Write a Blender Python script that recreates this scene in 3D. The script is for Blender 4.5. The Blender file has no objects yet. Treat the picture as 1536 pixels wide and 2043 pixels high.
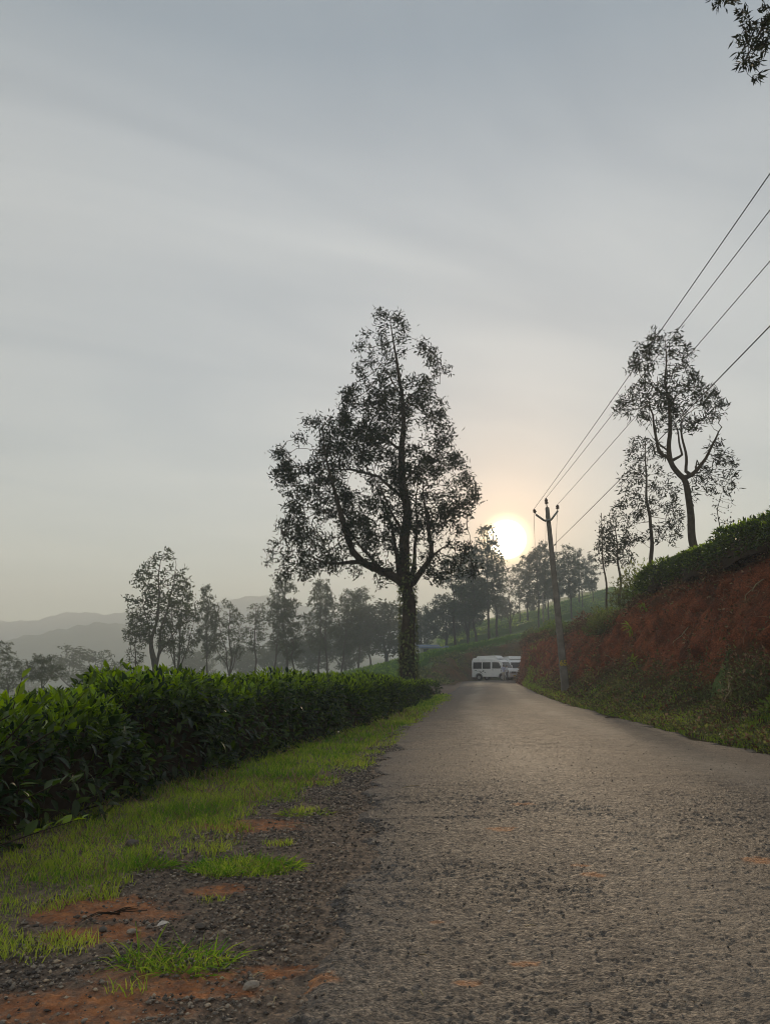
import bpy, bmesh, math, random
import numpy as np
from mathutils import Vector, Matrix
R = math.radians
SC = bpy.context.scene
COL = SC.collection

# ------------------------------------------------------------------ camera
FPX, CX, CY = 1543.0, 768.0, 1021.5          # focal length and centre in photo pixels
PITCH = math.atan(325.5/FPX)
CAMZ = 1.0
cam = bpy.data.cameras.new('camera')
cam.sensor_fit = 'VERTICAL'; cam.sensor_height = 36.0; cam.lens = 36.0*FPX/2043.0
cam.clip_start = 0.05; cam.clip_end = 6000
camo = bpy.data.objects.new('camera', cam); COL.objects.link(camo)
camo.location = (0, 0, CAMZ); camo.rotation_euler = (math.pi/2+PITCH, 0, 0)
SC.camera = camo

# ------------------------------------------------------------------ sky and sun
SUN_EL, SUN_AZ = R(9.75), R(9.05)            # azimuth clockwise from +Y
SDIR = (math.sin(SUN_AZ)*math.cos(SUN_EL), math.cos(SUN_AZ)*math.cos(SUN_EL), math.sin(SUN_EL))
w = bpy.data.worlds.new('World'); SC.world = w; w.use_nodes = True
nt = w.node_tree; nt.nodes.clear()
def N(t, **k):
    n = nt.nodes.new(t)
    for a, b in k.items(): setattr(n, a, b)
    return n
def L(a, b): nt.links.new(a, b)
def mth(op, a, b=None, c=None, clamp=False):
    n = N('ShaderNodeMath', operation=op); n.use_clamp = clamp
    for i, v in enumerate((a, b, c)):
        if v is None: continue
        if isinstance(v, (int, float)): n.inputs[i].default_value = v
        else: L(v, n.inputs[i])
    return n.outputs[0]
def vmul(col, f):
    n = N('ShaderNodeVectorMath', operation='SCALE')
    if isinstance(col, tuple): n.inputs[0].default_value = col
    else: L(col, n.inputs[0])
    if isinstance(f, (int, float)): n.inputs['Scale'].default_value = f
    else: L(f, n.inputs['Scale'])
    return n.outputs[0]
def vadd(a, b):
    n = N('ShaderNodeVectorMath', operation='ADD'); L(a, n.inputs[0]); L(b, n.inputs[1]); return n.outputs[0]
def ramp(f, stops):
    n = N('ShaderNodeValToRGB'); L(f, n.inputs[0])
    e = n.color_ramp.elements
    while len(e) > 1: e.remove(e[-1])
    e[0].position = stops[0][0]; e[0].color = (*stops[0][1], 1)
    for p, c in stops[1:]:
        q = e.new(p); q.color = (*c, 1)
    return n.outputs[0]
tc = N('ShaderNodeTexCoord')
sky = N('ShaderNodeTexSky', sky_type='NISHITA', sun_disc=False)
sky.sun_elevation = SUN_EL; sky.sun_rotation = SUN_AZ
sky.altitude = 900; sky.air_density = 1.0; sky.dust_density = 0.3; sky.ozone_density = 1.0
L(tc.outputs['Generated'], sky.inputs['Vector'])
nrm = N('ShaderNodeVectorMath', operation='NORMALIZE'); L(tc.outputs['Generated'], nrm.inputs[0])
dot = N('ShaderNodeVectorMath', operation='DOT_PRODUCT'); L(nrm.outputs[0], dot.inputs[0]); dot.inputs[1].default_value = SDIR
ang = mth('MULTIPLY', mth('ARCCOSINE', mth('MINIMUM', dot.outputs['Value'], 0.9999999)), 180/math.pi)
sep = N('ShaderNodeSeparateXYZ'); L(nrm.outputs[0], sep.inputs[0])
# high thin overcast: its colour by height above the horizon, with soft cirrus streaks
zc = mth('MAXIMUM', sep.outputs[2], 0.0)
veil = ramp(zc, [(0.0, (.23, .18, .12)), (0.15, (.22, .175, .115)), (0.34, (.28, .245, .185)), (0.5, (.37, .34, .275)), (0.58, (.335, .32, .275)), (0.68, (.17, .185, .178)), (1.0, (.16, .175, .172))])
px_ = mth('DIVIDE', sep.outputs[0], mth('ADD', zc, .12)); py_ = mth('DIVIDE', sep.outputs[1], mth('ADD', zc, .12))
cmb = N('ShaderNodeCombineXYZ'); L(mth('ADD', mth('MULTIPLY', px_, .42), mth('MULTIPLY', py_, .30)), cmb.inputs[0]); L(mth('SUBTRACT', mth('MULTIPLY', py_, 1.15), mth('MULTIPLY', px_, .55)), cmb.inputs[1])
nz = N('ShaderNodeTexNoise'); nz.inputs['Scale'].default_value = 1.7; nz.inputs['Detail'].default_value = 7; nz.inputs['Roughness'].default_value = .5; nz.inputs['Distortion'].default_value = .7
L(cmb.outputs[0], nz.inputs['Vector'])
cl = N('ShaderNodeMapRange'); cl.inputs[1].default_value = .3; cl.inputs[2].default_value = .75; cl.inputs[3].default_value = .66; cl.inputs[4].default_value = 1.36
L(nz.outputs['Fac'], cl.inputs[0])
veil = vmul(veil, cl.outputs[0])
# bright ring of haze round the sun, and the sun seen through it
g1 = mth('EXPONENT', mth('MULTIPLY', ang, -1/5.0)); g2 = mth('EXPONENT', mth('MULTIPLY', ang, -1/2.2))
ring = N('ShaderNodeMapRange', interpolation_type='SMOOTHSTEP'); L(ang, ring.inputs[0])
ring.inputs[1].default_value = 2.2; ring.inputs[2].default_value = 1.2; ring.inputs[3].default_value = 0; ring.inputs[4].default_value = 1
disc = N('ShaderNodeMapRange', interpolation_type='SMOOTHSTEP'); L(ang, disc.inputs[0])
disc.inputs[1].default_value = 1.5; disc.inputs[2].default_value = 1.0; disc.inputs[3].default_value = 0; disc.inputs[4].default_value = 1
SKYK = 0.50
tot = vadd(vmul(veil, SKYK), vmul((1.0, .45, .12), mth('MULTIPLY', g1, .48)))
tot = vadd(tot, vmul((1.0, .52, .20), mth('MULTIPLY', g2, .9)))
tot = vadd(tot, vmul((1.0, .86, .62), mth('MULTIPLY', disc.outputs[0], 14.0)))
tot = vadd(tot, vmul((1.0, .80, .36), mth('MULTIPLY', ring.outputs[0], 1.2)))
b1 = N('ShaderNodeBackground'); L(sky.outputs[0], b1.inputs[0]); b1.inputs[1].default_value = 0.05
b2 = N('ShaderNodeBackground'); L(tot, b2.inputs[0]); b2.inputs[1].default_value = 1.0
ad = N('ShaderNodeAddShader'); L(b1.outputs[0], ad.inputs[0]); L(b2.outputs[0], ad.inputs[1])
wo = N('ShaderNodeOutputWorld'); L(ad.outputs[0], wo.inputs[0])

sl = bpy.data.lights.new('sun', 'SUN'); sl.energy = 5.0; sl.angle = R(2.0); sl.color = (1.0, .76, .50)
so = bpy.data.objects.new('sun', sl); COL.objects.link(so)
so.rotation_euler = Vector(SDIR).to_track_quat('Z', 'Y').to_euler(); so.location = (30, 100, 60)

SC.view_settings.view_transform = 'Standard'; SC.view_settings.look = 'None'
SC.view_settings.exposure = 1.02; SC.view_settings.gamma = 1.0; SC.view_settings.use_curve_mapping = False
SC.render.engine = 'CYCLES'
cy = SC.cycles
cy.use_denoising = True; cy.denoising_input_passes = 'RGB_ALBEDO_NORMAL'; cy.denoising_prefilter = 'ACCURATE'; cy.filter_width = 1.05; cy.max_bounces = 6; cy.diffuse_bounces = 3; cy.glossy_bounces = 2; cy.transmission_bounces = 4
cy.volume_bounces = 1; cy.transparent_max_bounces = 8; cy.caustics_reflective = False; cy.caustics_refractive = False
cy.sample_clamp_indirect = 6.0; cy.use_adaptive_sampling = True; cy.adaptive_threshold = 0.015

# ------------------------------------------------------------------ helpers
CP, SP = math.cos(PITCH), math.sin(PITCH)
def at(px, py, Y):
    """point at forward distance Y that stands at photo pixel (px, py)"""
    u, v = (px-CX)/FPX, (CY-py)/FPX
    t = Y/(CP - v*SP)
    return np.array((u*t, Y, CAMZ + t*(v*CP+SP)))
def gnd(px, py, z=0.0):
    u, v = (px-CX)/FPX, (CY-py)/FPX
    t = (z-CAMZ)/(v*CP+SP)
    return np.array((u*t, t*(CP-v*SP), z))
def rng(seed): return np.random.default_rng(seed)
def smooth(a, b, x):
    t = np.clip((np.asarray(x, float)-a)/(b-a), 0, 1); return t*t*(3-2*t)
def _h(ix, iy, iz, seed):
    h = (ix.astype(np.int64)*374761393 + iy.astype(np.int64)*668265263 + iz.astype(np.int64)*2147483647 + seed*974634777) & 0xffffffff
    h = ((h ^ (h >> 13))*1274126177) & 0xffffffff
    h = h ^ (h >> 16)
    return (h & 0xffffff)/float(0xffffff)
def vnoise(x, y, z=0.0, seed=0):
    x, y, z = np.broadcast_arrays(np.asarray(x, float), np.asarray(y, float), np.asarray(z, float))
    i, j, k = np.floor(x), np.floor(y), np.floor(z)
    fx, fy, fz = x-i, y-j, z-k
    fx, fy, fz = fx*fx*(3-2*fx), fy*fy*(3-2*fy), fz*fz*(3-2*fz)
    out = 0
    for a in (0, 1):
        for b in (0, 1):
            for c in (0, 1):
                out = out + _h(i+a, j+b, k+c, seed)*(fx if a else 1-fx)*(fy if b else 1-fy)*(fz if c else 1-fz)
    return out
def fbm(x, y, z=0.0, o=4, seed=0):
    s, a, t = 0, 1.0, 0
    for q in range(o):
        s = s + a*vnoise(np.asarray(x)*2**q, np.asarray(y)*2**q, np.asarray(z)*2**q, seed+q*17); t += a; a *= .5
    return s/t
def voro(x, y, cell, seed=0):
    """distance to the nearest and second nearest jittered point, and the cell's random value"""
    X, Y = x/cell, y/cell; i, j = np.floor(X), np.floor(Y)
    f1 = np.full(X.shape, 9.0); f2 = np.full(X.shape, 9.0); idv = np.zeros(X.shape); z = np.zeros_like(i)
    for a in (-1, 0, 1):
        for b in (-1, 0, 1):
            hx, hy = _h(i+a, j+b, z, seed), _h(i+a, j+b, z, seed+5)
            d = np.hypot(i+a+.5+.8*(hx-.5)-X, j+b+.5+.8*(hy-.5)-Y)
            m = d < f1
            f2 = np.where(m, f1, np.minimum(f2, d)); f1 = np.where(m, d, f1)
            idv = np.where(m, _h(i+a, j+b, z, seed+9), idv)
    return f1, f2, idv

def link(name, data, mat=None, parent=None):
    o = bpy.data.objects.new(name, data); COL.objects.link(o)
    if mat is not None and data is not None and not data.materials: data.materials.append(MAT[mat] if isinstance(mat, str) else mat)
    if parent is not None: o.parent = parent
    return o
def mesh_np(name, V, F, attrs=None, smooth_=False):
    """V (n,3), F one (m,k) int array or a list of them"""
    me = bpy.data.meshes.new(name)
    V = np.asarray(V, np.float32).reshape(-1, 3)
    Fs = F if isinstance(F, list) else [F]
    Fs = [np.asarray(f, np.int32) for f in Fs if len(f)]
    idx = np.concatenate([f.ravel() for f in Fs]); tots = np.concatenate([np.full(len(f), f.shape[1], np.int32) for f in Fs])
    me.vertices.add(len(V)); me.vertices.foreach_set('co', V.ravel())
    me.loops.add(len(idx)); me.loops.foreach_set('vertex_index', idx)
    me.polygons.add(len(tots)); st = np.zeros(len(tots), np.int32); st[1:] = np.cumsum(tots)[:-1]
    me.polygons.foreach_set('loop_start', st); me.polygons.foreach_set('loop_total', tots)
    for k, a in (attrs or {}).items():
        at_ = me.attributes.new(k, 'FLOAT', 'POINT'); at_.data.foreach_set('value', np.asarray(a, np.float32))
    me.update(calc_edges=True)
    if smooth_: me.polygons.foreach_set('use_smooth', np.ones(len(tots), bool))
    return me
def tag(o, label=None, cat=None, group=None, kind=None):
    if label: o['label'] = label
    if cat: o['category'] = cat
    if group: o['group'] = group
    if kind: o['kind'] = kind
    return o
def empty(name, loc, rz=0.0):
    o = bpy.data.objects.new(name, None); COL.objects.link(o); o.location = [float(v) for v in loc]; o.rotation_euler = (0, 0, rz); o.empty_display_size = .3
    return o
def copy_tree(o, parent=None):
    c = o.copy(); COL.objects.link(c); c.parent = parent
    for ch in o.children: copy_tree(ch, c)
    return c
def grid_faces(nr, nc, off=0):
    i = np.arange(nr-1)[:, None]*nc + np.arange(nc-1)[None, :]
    i = i.ravel() + off
    return np.stack([i, i+1, i+nc+1, i+nc], 1)
def unit(v): return v/np.maximum(np.linalg.norm(v, axis=-1, keepdims=True), 1e-9)
def tubes(p0, p1, r0, r1, n=5):
    p0, p1 = np.asarray(p0, float), np.asarray(p1, float)
    d = unit(p1-p0); ref = np.where(np.abs(d[:, 2:3]) > .9, np.array([[1., 0, 0]]), np.array([[0, 0, 1.]]))
    a = unit(np.cross(d, ref)); b = np.cross(d, a)
    th = np.arange(n)*2*math.pi/n
    ring = a[:, None, :]*np.cos(th)[None, :, None] + b[:, None, :]*np.sin(th)[None, :, None]
    V = np.stack([p0[:, None]+ring*np.asarray(r0)[:, None, None], p1[:, None]+ring*np.asarray(r1)[:, None, None]], 1)
    E = len(p0); base = np.arange(E)[:, None]*2*n; k = np.arange(n)[None, :]; k2 = (k+1) % n
    F = np.stack([base+k, base+k2, base+n+k2, base+n+k], -1).reshape(-1, 4)
    return V.reshape(-1, 3), F
def sweep(P, r, n=8, cap=True):
    """one continuous tapering tube through the points P"""
    P = np.asarray(P, float); m = len(P); r = np.broadcast_to(np.asarray(r, float), (m,))
    T = unit(np.gradient(P, axis=0)); ref = np.array((1., 0, 0)) if abs(T[0][0]) < .8 else np.array((0, 0, 1.))
    A = unit(np.cross(T, ref)); B = np.cross(T, A); th = np.arange(n)*2*math.pi/n
    V = (P[:, None]+(A[:, None]*np.cos(th)[None, :, None]+B[:, None]*np.sin(th)[None, :, None])*r[:, None, None]).reshape(-1, 3)
    i = np.arange(m-1)[:, None]*n; k = np.arange(n)[None, :]; k2 = (k+1) % n
    F = np.stack([i+k, i+k2, i+n+k2, i+n+k], -1).reshape(-1, 4)
    Fs = [F]
    if cap: Fs.append(np.stack([np.arange(n)[::-1], (m-1)*n+np.arange(n)]))
    return V, Fs
def box(bm, c, s, rot=None):
    r = bmesh.ops.create_cube(bm, size=1.0)
    M = Matrix.Translation(c) @ (rot.to_4x4() if rot else Matrix.Identity(4)) @ Matrix.Diagonal((*s, 1))
    bmesh.ops.transform(bm, matrix=M, verts=r['verts']); return r['verts']
def bm_mesh(name, bm, bevel=0, seg=2):
    if bevel: bmesh.ops.bevel(bm, geom=list(bm.edges), offset=bevel, segments=seg, affect='EDGES', clamp_overlap=True)
    me = bpy.data.meshes.new(name); bm.to_mesh(me); bm.free(); return me
def blades(C, D, Ln, Wd, g, curl=.35):
    """rhombic leaves: base C, direction D, length Ln, width Wd"""
    n = len(C); D = unit(D); S = unit(np.cross(D, unit(g.normal(size=(n, 3))))); U = np.cross(S, D)
    Ln = np.broadcast_to(Ln, (n,))[:, None]; Wd = np.broadcast_to(Wd, (n,))[:, None]
    mid = C+D*Ln*.45+U*Ln*curl*.25
    V = np.stack([C, mid+S*Wd*.5, C+D*Ln, mid-S*Wd*.5], 1).reshape(-1, 3)
    F = np.arange(n*4).reshape(-1, 4)
    return V, F
LT = np.array([0, .16, .42, .72, 1.0]); LW = np.array([0, .62, 1.0, .66, 0])
def tea_leaf_verts(C, D, Nn, Ln, Wd, droop, fold):
    """pointed tea leaves folded along the midrib: base C, direction D, face normal Nn"""
    n = len(C); D = unit(D); S = unit(np.cross(D, Nn)); U = np.cross(S, D)
    Ln = np.broadcast_to(Ln, (n,)); Wd = np.broadcast_to(Wd, (n,)); droop = np.broadcast_to(droop, (n,)); fold = np.broadcast_to(fold, (n,))
    out = []
    for q in range(5):
        c = C+D*(Ln*LT[q])[:, None]-U*(Ln*droop*LT[q]**2)[:, None]
        if q in (0, 4): out.append(c[:, None])
        else:
            hw = Wd*.5*LW[q]
            out.append(np.stack([c+S*hw[:, None]+U*(hw*fold)[:, None], c, c-S*hw[:, None]+U*(hw*fold)[:, None]], 1))
    V = np.concatenate(out, 1)                                   # (n, 11, 3)
    t = np.array([[0, 2, 1], [0, 3, 2], [7, 8, 10], [8, 9, 10]]); qd = np.array([[1, 2, 5, 4], [2, 3, 6, 5], [4, 5, 8, 7], [5, 6, 9, 8]])
    b = (np.arange(n)*11)[:, None, None]
    return V.reshape(-1, 3), [(b+qd[None]).reshape(-1, 4), (b+t[None]).reshape(-1, 3)]
# ------------------------------------------------------------------ materials
MAT = {}
class MB:
    def __init__(s, name):
        s.m = bpy.data.materials.new(name); s.m.use_nodes = True; s.t = s.m.node_tree; s.t.nodes.clear()
        s.out = s.n('ShaderNodeOutputMaterial'); MAT[name] = s.m
    def n(s, t, ins=None, **k):
        x = s.t.nodes.new(t)
        for a, b in k.items(): setattr(x, a, b)
        for a, b in (ins or {}).items(): s.put(x.inputs[a], b)
        return x
    def put(s, sock, v):
        if isinstance(v, bpy.types.NodeSocket): s.t.links.new(v, sock)
        elif isinstance(v, tuple) and len(v) == 3 and sock.type == 'RGBA': sock.default_value = (*v, 1)
        else: sock.default_value = v
    def noise(s, scale, detail=4, rough=.55, vec=None, dist=0):
        x = s.n('ShaderNodeTexNoise', {'Scale': scale, 'Detail': detail, 'Roughness': rough, 'Distortion': dist})
        s.put(x.inputs['Vector'], vec if vec is not None else s.pos()); return x.outputs['Fac']
    def pos(s):
        if not hasattr(s, '_p'): s._p = s.n('ShaderNodeNewGeometry').outputs['Position']
        return s._p
    def attr(s, name): return s.n('ShaderNodeAttribute', attribute_name=name).outputs['Fac']
    def vor(s, scale, out='Color'):
        x = s.n('ShaderNodeTexVoronoi', {'Scale': scale}); s.put(x.inputs['Vector'], s.pos()); return x.outputs[out]
    def ramp(s, f, stops):
        x = s.n('ShaderNodeValToRGB'); s.put(x.inputs[0], f); e = x.color_ramp.elements
        while len(e) > 1: e.remove(e[-1])
        e[0].position = stops[0][0]; e[0].color = (*stops[0][1], 1)
        for p, c in stops[1:]: e.new(p).color = (*c, 1)
        return x.outputs[0]
    def rng(s, f, a, b, c=0., d=1.):
        x = s.n('ShaderNodeMapRange', {0: f, 1: a, 2: b, 3: c, 4: d}); return x.outputs[0]
    def mix(s, f, a, b, mode='MIX'):
        x = s.n('ShaderNodeMix', data_type='RGBA', blend_type=mode); s.put(x.inputs[0], f); s.put(x.inputs[6], a); s.put(x.inputs[7], b); return x.outputs[2]
    def m2(s, op, a, b):
        x = s.n('ShaderNodeMath', {0: a, 1: b}, operation=op); return x.outputs[0]
    def bump(s, h, st=.5, dist=.02):
        return s.n('ShaderNodeBump', {'Height': h, 'Strength': st, 'Distance': dist}).outputs[0]
    def pbr(s, col, rough=.8, normal=None, spec=.3, metal=0.0, **kw):
        x = s.n('ShaderNodeBsdfPrincipled', {'Base Color': col, 'Roughness': rough, 'Specular IOR Level': spec, 'Metallic': metal})
        if normal is not None: s.put(x.inputs['Normal'], normal)
        for a, b in kw.items(): s.put(x.inputs[a], b)
        return x.outputs[0]
    def done(s, sh): s.t.links.new(sh, s.out.inputs[0]); return s.m
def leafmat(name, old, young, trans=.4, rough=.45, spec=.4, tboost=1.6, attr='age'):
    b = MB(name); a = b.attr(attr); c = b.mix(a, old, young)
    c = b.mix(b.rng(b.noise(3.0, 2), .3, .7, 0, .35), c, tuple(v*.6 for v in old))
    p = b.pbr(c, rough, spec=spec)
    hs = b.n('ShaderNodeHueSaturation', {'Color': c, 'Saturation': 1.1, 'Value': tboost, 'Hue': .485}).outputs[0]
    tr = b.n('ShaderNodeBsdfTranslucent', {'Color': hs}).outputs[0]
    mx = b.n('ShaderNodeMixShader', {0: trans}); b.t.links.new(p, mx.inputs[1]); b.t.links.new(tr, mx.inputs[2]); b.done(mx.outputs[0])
def plain(name, col, rough=.6, metal=0, spec=.4, nscale=None, namt=.25, bump=0, bscale=60):
    b = MB(name); c = col
    if nscale: c = b.mix(b.rng(b.noise(nscale, 5), .3, .7, 0, 1), tuple(v*(1-namt) for v in col), tuple(min(1, v*(1+namt)) for v in col))
    nm = b.bump(b.noise(bscale, 4), bump, .01) if bump else None
    b.done(b.pbr(c, rough, nm, spec, metal))

# worn asphalt: dark tar, pit shade put into the colour, pale rubbed stones, tan dust, orange soil (attribute soil)
b = MB('asphalt')
stone = b.ramp(b.vor(120), [(0, (0.195, 0.162, 0.133)), (.5, (0.380, 0.313, 0.251)), (1, (0.636, 0.534, 0.431))])
st2 = b.ramp(b.vor(75), [(0, (0.215, 0.179, 0.149)), (.6, (0.401, 0.329, 0.262)), (1, (0.574, 0.482, 0.390))])
c = b.mix(b.rng(b.noise(60, 3), .4, .6, .2, .8), stone, st2)
c = b.mix(b.rng(b.noise(1.6, 6, .65), .4, .66, 0, .55), c, (0.431, 0.344, 0.257))
c = b.mix(b.rng(b.vor(70, 'Distance'), .34, .62, 0, .8), c, (0.046, 0.042, 0.039))
c = b.mix(b.rng(b.noise(170, 3, .6), .32, .48, .7, 0), c, (0.051, 0.046, 0.043))
c = b.mix(b.rng(b.noise(30, 4, .6), .36, .52, .62, 0), c, (0.057, 0.049, 0.043))  # dark pits: shade between small lumps, painted into the colour
c = b.mix(b.rng(b.noise(8, 5, .65), .40, .54, .5, 0), c, (0.087, 0.070, 0.059))  # broader dark pits, relief shade painted in at a larger size
c = b.mix(b.rng(b.noise(.7, 5, .6, dist=.6), .40, .60, .42, 0), c, (0.118, 0.103, 0.095))
st = b.n('ShaderNodeVectorMath', {0: b.pos(), 1: (.7, 2.4, 1.0)}, operation='MULTIPLY').outputs[0]
c = b.mix(b.rng(b.noise(1.5, 6, .7, vec=st), .46, .70, 0, .5), c, (0.077, 0.068, 0.063))
c = b.mix(b.m2('MULTIPLY', b.attr('worn'), b.rng(b.noise(6, 4), .3, .6, .25, .6)), c, (0.396, 0.338, 0.275))
c = b.mix(b.m2('MULTIPLY', b.attr('edge'), b.rng(b.noise(28, 4, .65), .35, .6, .4, 1)), c, b.ramp(b.vor(60), [(0, (0.046, 0.043, 0.043)), (.6, (0.113, 0.103, 0.101)), (1, (0.226, 0.205, 0.190))]))
c = b.mix(b.m2('MULTIPLY', b.attr('soil'), b.rng(b.noise(45, 3), .3, .6, .35, 1)), c, b.ramp(b.noise(25, 4), [(.3, (0.277, 0.118, 0.051)), (.7, (0.564, 0.257, 0.108))]))
hgt = b.m2('ADD', b.m2('MULTIPLY', b.vor(95, 'Distance'), -.8), b.m2('ADD', b.m2('MULTIPLY', b.noise(230, 3), .7), b.m2('MULTIPLY', b.noise(20, 5, .65), 3.5)))
b.done(b.pbr(c, b.rng(b.noise(40, 3), .3, .7, .7, .98), b.bump(hgt, .8, .010), spec=.25))
# verge soil: dark gravelly earth with red laterite
b = MB('verge_soil')
c = b.ramp(b.noise(26, 6, .65), [(.3, (0.075, 0.060, 0.053)), (.5, (0.188, 0.144, 0.112)), (.7, (0.350, 0.256, 0.188))])
red = b.ramp(b.noise(18, 5), [(.3, (0.312, 0.106, 0.043)), (.7, (0.625, 0.263, 0.106))])
c = b.mix(b.m2('MULTIPLY', b.attr('soil'), b.rng(b.noise(30, 4), .35, .6, .3, 1)), c, red)
b.done(b.pbr(c, .95, b.bump(b.m2('ADD', b.noise(70, 5, .7), b.vor(55, 'Distance')), .8, .018), spec=.2))
# red laterite cut
b = MB('laterite')
c = b.ramp(b.noise(.9, 7, .62, dist=.8), [(.28, (.13, .045, .028)), (.44, (.40, .115, .055)), (.58, (.66, .20, .09)), (.78, (.42, .15, .08))])
c = b.mix(b.rng(b.noise(5, 5, .7), .45, .7, 0, .65), c, (0.102, 0.070, 0.046))
c = b.mix(b.rng(b.noise(38, 4, .7), .42, .62, .7, 0), c, (0.060, 0.031, 0.022))
c = b.mix(b.attr('green'), c, b.ramp(b.noise(7, 4), [(.3, (0.048, 0.060, 0.024)), (.7, (0.120, 0.120, 0.054))]))
b.done(b.pbr(c, .97, b.bump(b.noise(7, 9, .75), 1.0, .2), spec=.15))
# open ground: grass, earth
b = MB('ground')
c = b.ramp(b.noise(.16, 6, .6), [(.3, (.07, .13, .035)), (.5, (.115, .19, .05)), (.7, (.17, .21, .08))])
c = b.mix(b.rng(b.noise(1.4, 5), .45, .7, 0, .6), c, (.03, .045, .015))
b.done(b.pbr(c, .95, b.bump(b.noise(1.2, 6, .7), .8, .3), spec=.15))
b = MB('hill')
c = b.ramp(b.noise(.05, 6, .65), [(.3, (.018, .03, .014)), (.55, (.035, .055, .022)), (.75, (.06, .075, .035))])
b.done(b.pbr(c, 1.0, b.bump(b.noise(.12, 5), 1.0, 3), spec=.05))
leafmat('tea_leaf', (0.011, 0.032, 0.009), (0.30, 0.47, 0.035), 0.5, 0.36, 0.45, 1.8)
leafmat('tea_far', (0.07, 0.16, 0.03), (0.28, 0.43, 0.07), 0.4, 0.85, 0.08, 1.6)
leafmat('grass_blade', (0.085, 0.225, 0.028), (0.43, 0.51, 0.10), 0.5, 0.6, 0.15, 1.7)
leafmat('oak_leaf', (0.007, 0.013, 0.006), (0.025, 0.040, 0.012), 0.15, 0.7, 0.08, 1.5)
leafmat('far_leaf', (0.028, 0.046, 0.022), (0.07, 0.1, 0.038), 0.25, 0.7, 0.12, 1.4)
leafmat('weed_leaf', (0.062, 0.085, 0.036), (0.27, 0.30, 0.105), 0.38, 0.5, 0.25, 1.6)
leafmat('bright_leaf', (0.09, 0.17, 0.03), (0.27, 0.33, 0.06), 0.45, 0.5, 0.2, 1.6)
leafmat('dry_stem', (0.1035, 0.0517, 0.0322), (0.483, 0.3335, 0.207), 0.2, 0.8, 0.1, 1.2)
plain('twig', (.045, .032, .022), .9, spec=.15, nscale=20)
b = MB('bark')
c = b.ramp(b.noise(6, 6, .7), [(.3, (.035, .026, .02)), (.6, (.085, .066, .05)), (.8, (.13, .11, .09))])
b.done(b.pbr(c, .95, b.bump(b.noise(14, 6, .7), .9, .05), spec=.15))
plain('bark_far', (.055, .047, .04), .95, spec=.1, nscale=2)
b = MB('concrete')
c = b.ramp(b.noise(3, 6, .65), [(.3, (.15, .135, .12)), (.7, (.30, .275, .25))])
b.done(b.pbr(c, .9, b.bump(b.noise(50, 4), .4, .01), spec=.2))
plain('galvanised', (.30, .29, .28), .55, .6, nscale=8)
plain('porcelain', (.10, .045, .03), .2, spec=.6)
plain('wire', (.06, .058, .055), .5, .7)
plain('yellow_paint', (.62, .46, .05), .7, nscale=30)
plain('white_paint', (.84, .85, .85), .32, spec=.5, nscale=3, namt=.05)
plain('black_plastic', (.02, .02, .021), .5)
plain('decal', (.03, .03, .04), .5)
b = MB('glass_dark'); b.done(b.pbr((.015, .018, .02), .08, spec=.6))
plain('rubber', (.018, .018, .018), .85, nscale=30)
plain('rim', (.42, .42, .43), .4, .6)
plain('chrome', (.55, .55, .56), .25, .9)
b = MB('lamp_glass'); b.done(b.pbr((.6, .62, .64), .12, spec=.7))
plain('red_lens', (.35, .02, .015), .25)
plain('skin', (.22, .12, .075), .6)
plain('white_cloth', (.72, .73, .76), .9, nscale=20, namt=.08)
plain('blue_white_cloth', (.52, .55, .72), .9, nscale=20, namt=.1)
plain('cream_cloth', (.60, .57, .50), .9, nscale=20, namt=.1)
plain('dark_cloth', (.03, .032, .04), .9)
plain('hair', (.012, .010, .009), .6)
plain('shoe', (.03, .025, .02), .6)
plain('blue_sheet', (.20, .29, .48), .5, nscale=3, namt=.2)
plain('plaster', (.55, .55, .52), .85, nscale=2, namt=.15)
plain('dead_leaf', (.30, .20, .10), .85, nscale=60, namt=.4)
plain('paper', (.62, .55, .50), .9, nscale=60, namt=.15)
plain('straw', (.38, .30, .18), .85, nscale=60, namt=.3)
b = MB('stone'); b.done(b.pbr(b.ramp(b.attr('age'), [(0, (0.075, 0.065, 0.060)), (.45, (0.188, 0.163, 0.140)), (.85, (0.375, 0.319, 0.263)), (1, (0.525, 0.413, 0.300))]), .9, b.bump(b.noise(200, 3), .3, .004), spec=.25))
# ------------------------------------------------------------------ road line and land
_cp = np.array([(2.35, -40), (2.35, -20), (2.35, -8), (2.35, 0), (2.38, 6), (2.5, 12), (3.2, 20), (4.15, 30), (5.75, 42), (7.8, 58), (9.95, 75), (13.3, 87), (19.5, 94.5), (28, 98), (40, 100), (60, 101), (90, 101)], float)
def _catmull(P, m=24):
    Q = np.vstack([2*P[0]-P[1], P, 2*P[-1]-P[-2]]); out = []
    for i in range(1, len(Q)-2):
        t = np.linspace(0, 1, m, endpoint=False)[:, None]; a, b_, c_, d = Q[i-1], Q[i], Q[i+1], Q[i+2]
        out.append(.5*((2*b_)+(-a+c_)*t+(2*a-5*b_+4*c_-d)*t**2+(-a+3*b_-3*c_+d)*t**3))
    return np.vstack(out+[P[-1:]])
CL = _catmull(_cp); _ds = np.hypot(*np.diff(CL, axis=0).T); CS = np.concatenate([[0], np.cumsum(_ds)]); CS -= np.interp(0, CL[:, 1], CS)
_T = unit(np.gradient(CL, axis=0)); CNR = np.stack([_T[:, 1], -_T[:, 0]], 1)      # right-hand normal
HW = 2.4
def RZ(s): return .38*smooth(38, 85, s)          # the road climbs a little towards the bend
def rp(s, off):
    """plan point at road distance s, offset off to the right"""
    s = np.asarray(s, float)
    return (np.interp(s, CS, CL[:, 0])+np.interp(s, CS, CNR[:, 0])*off, np.interp(s, CS, CL[:, 1])+np.interp(s, CS, CNR[:, 1])*off)
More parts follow.
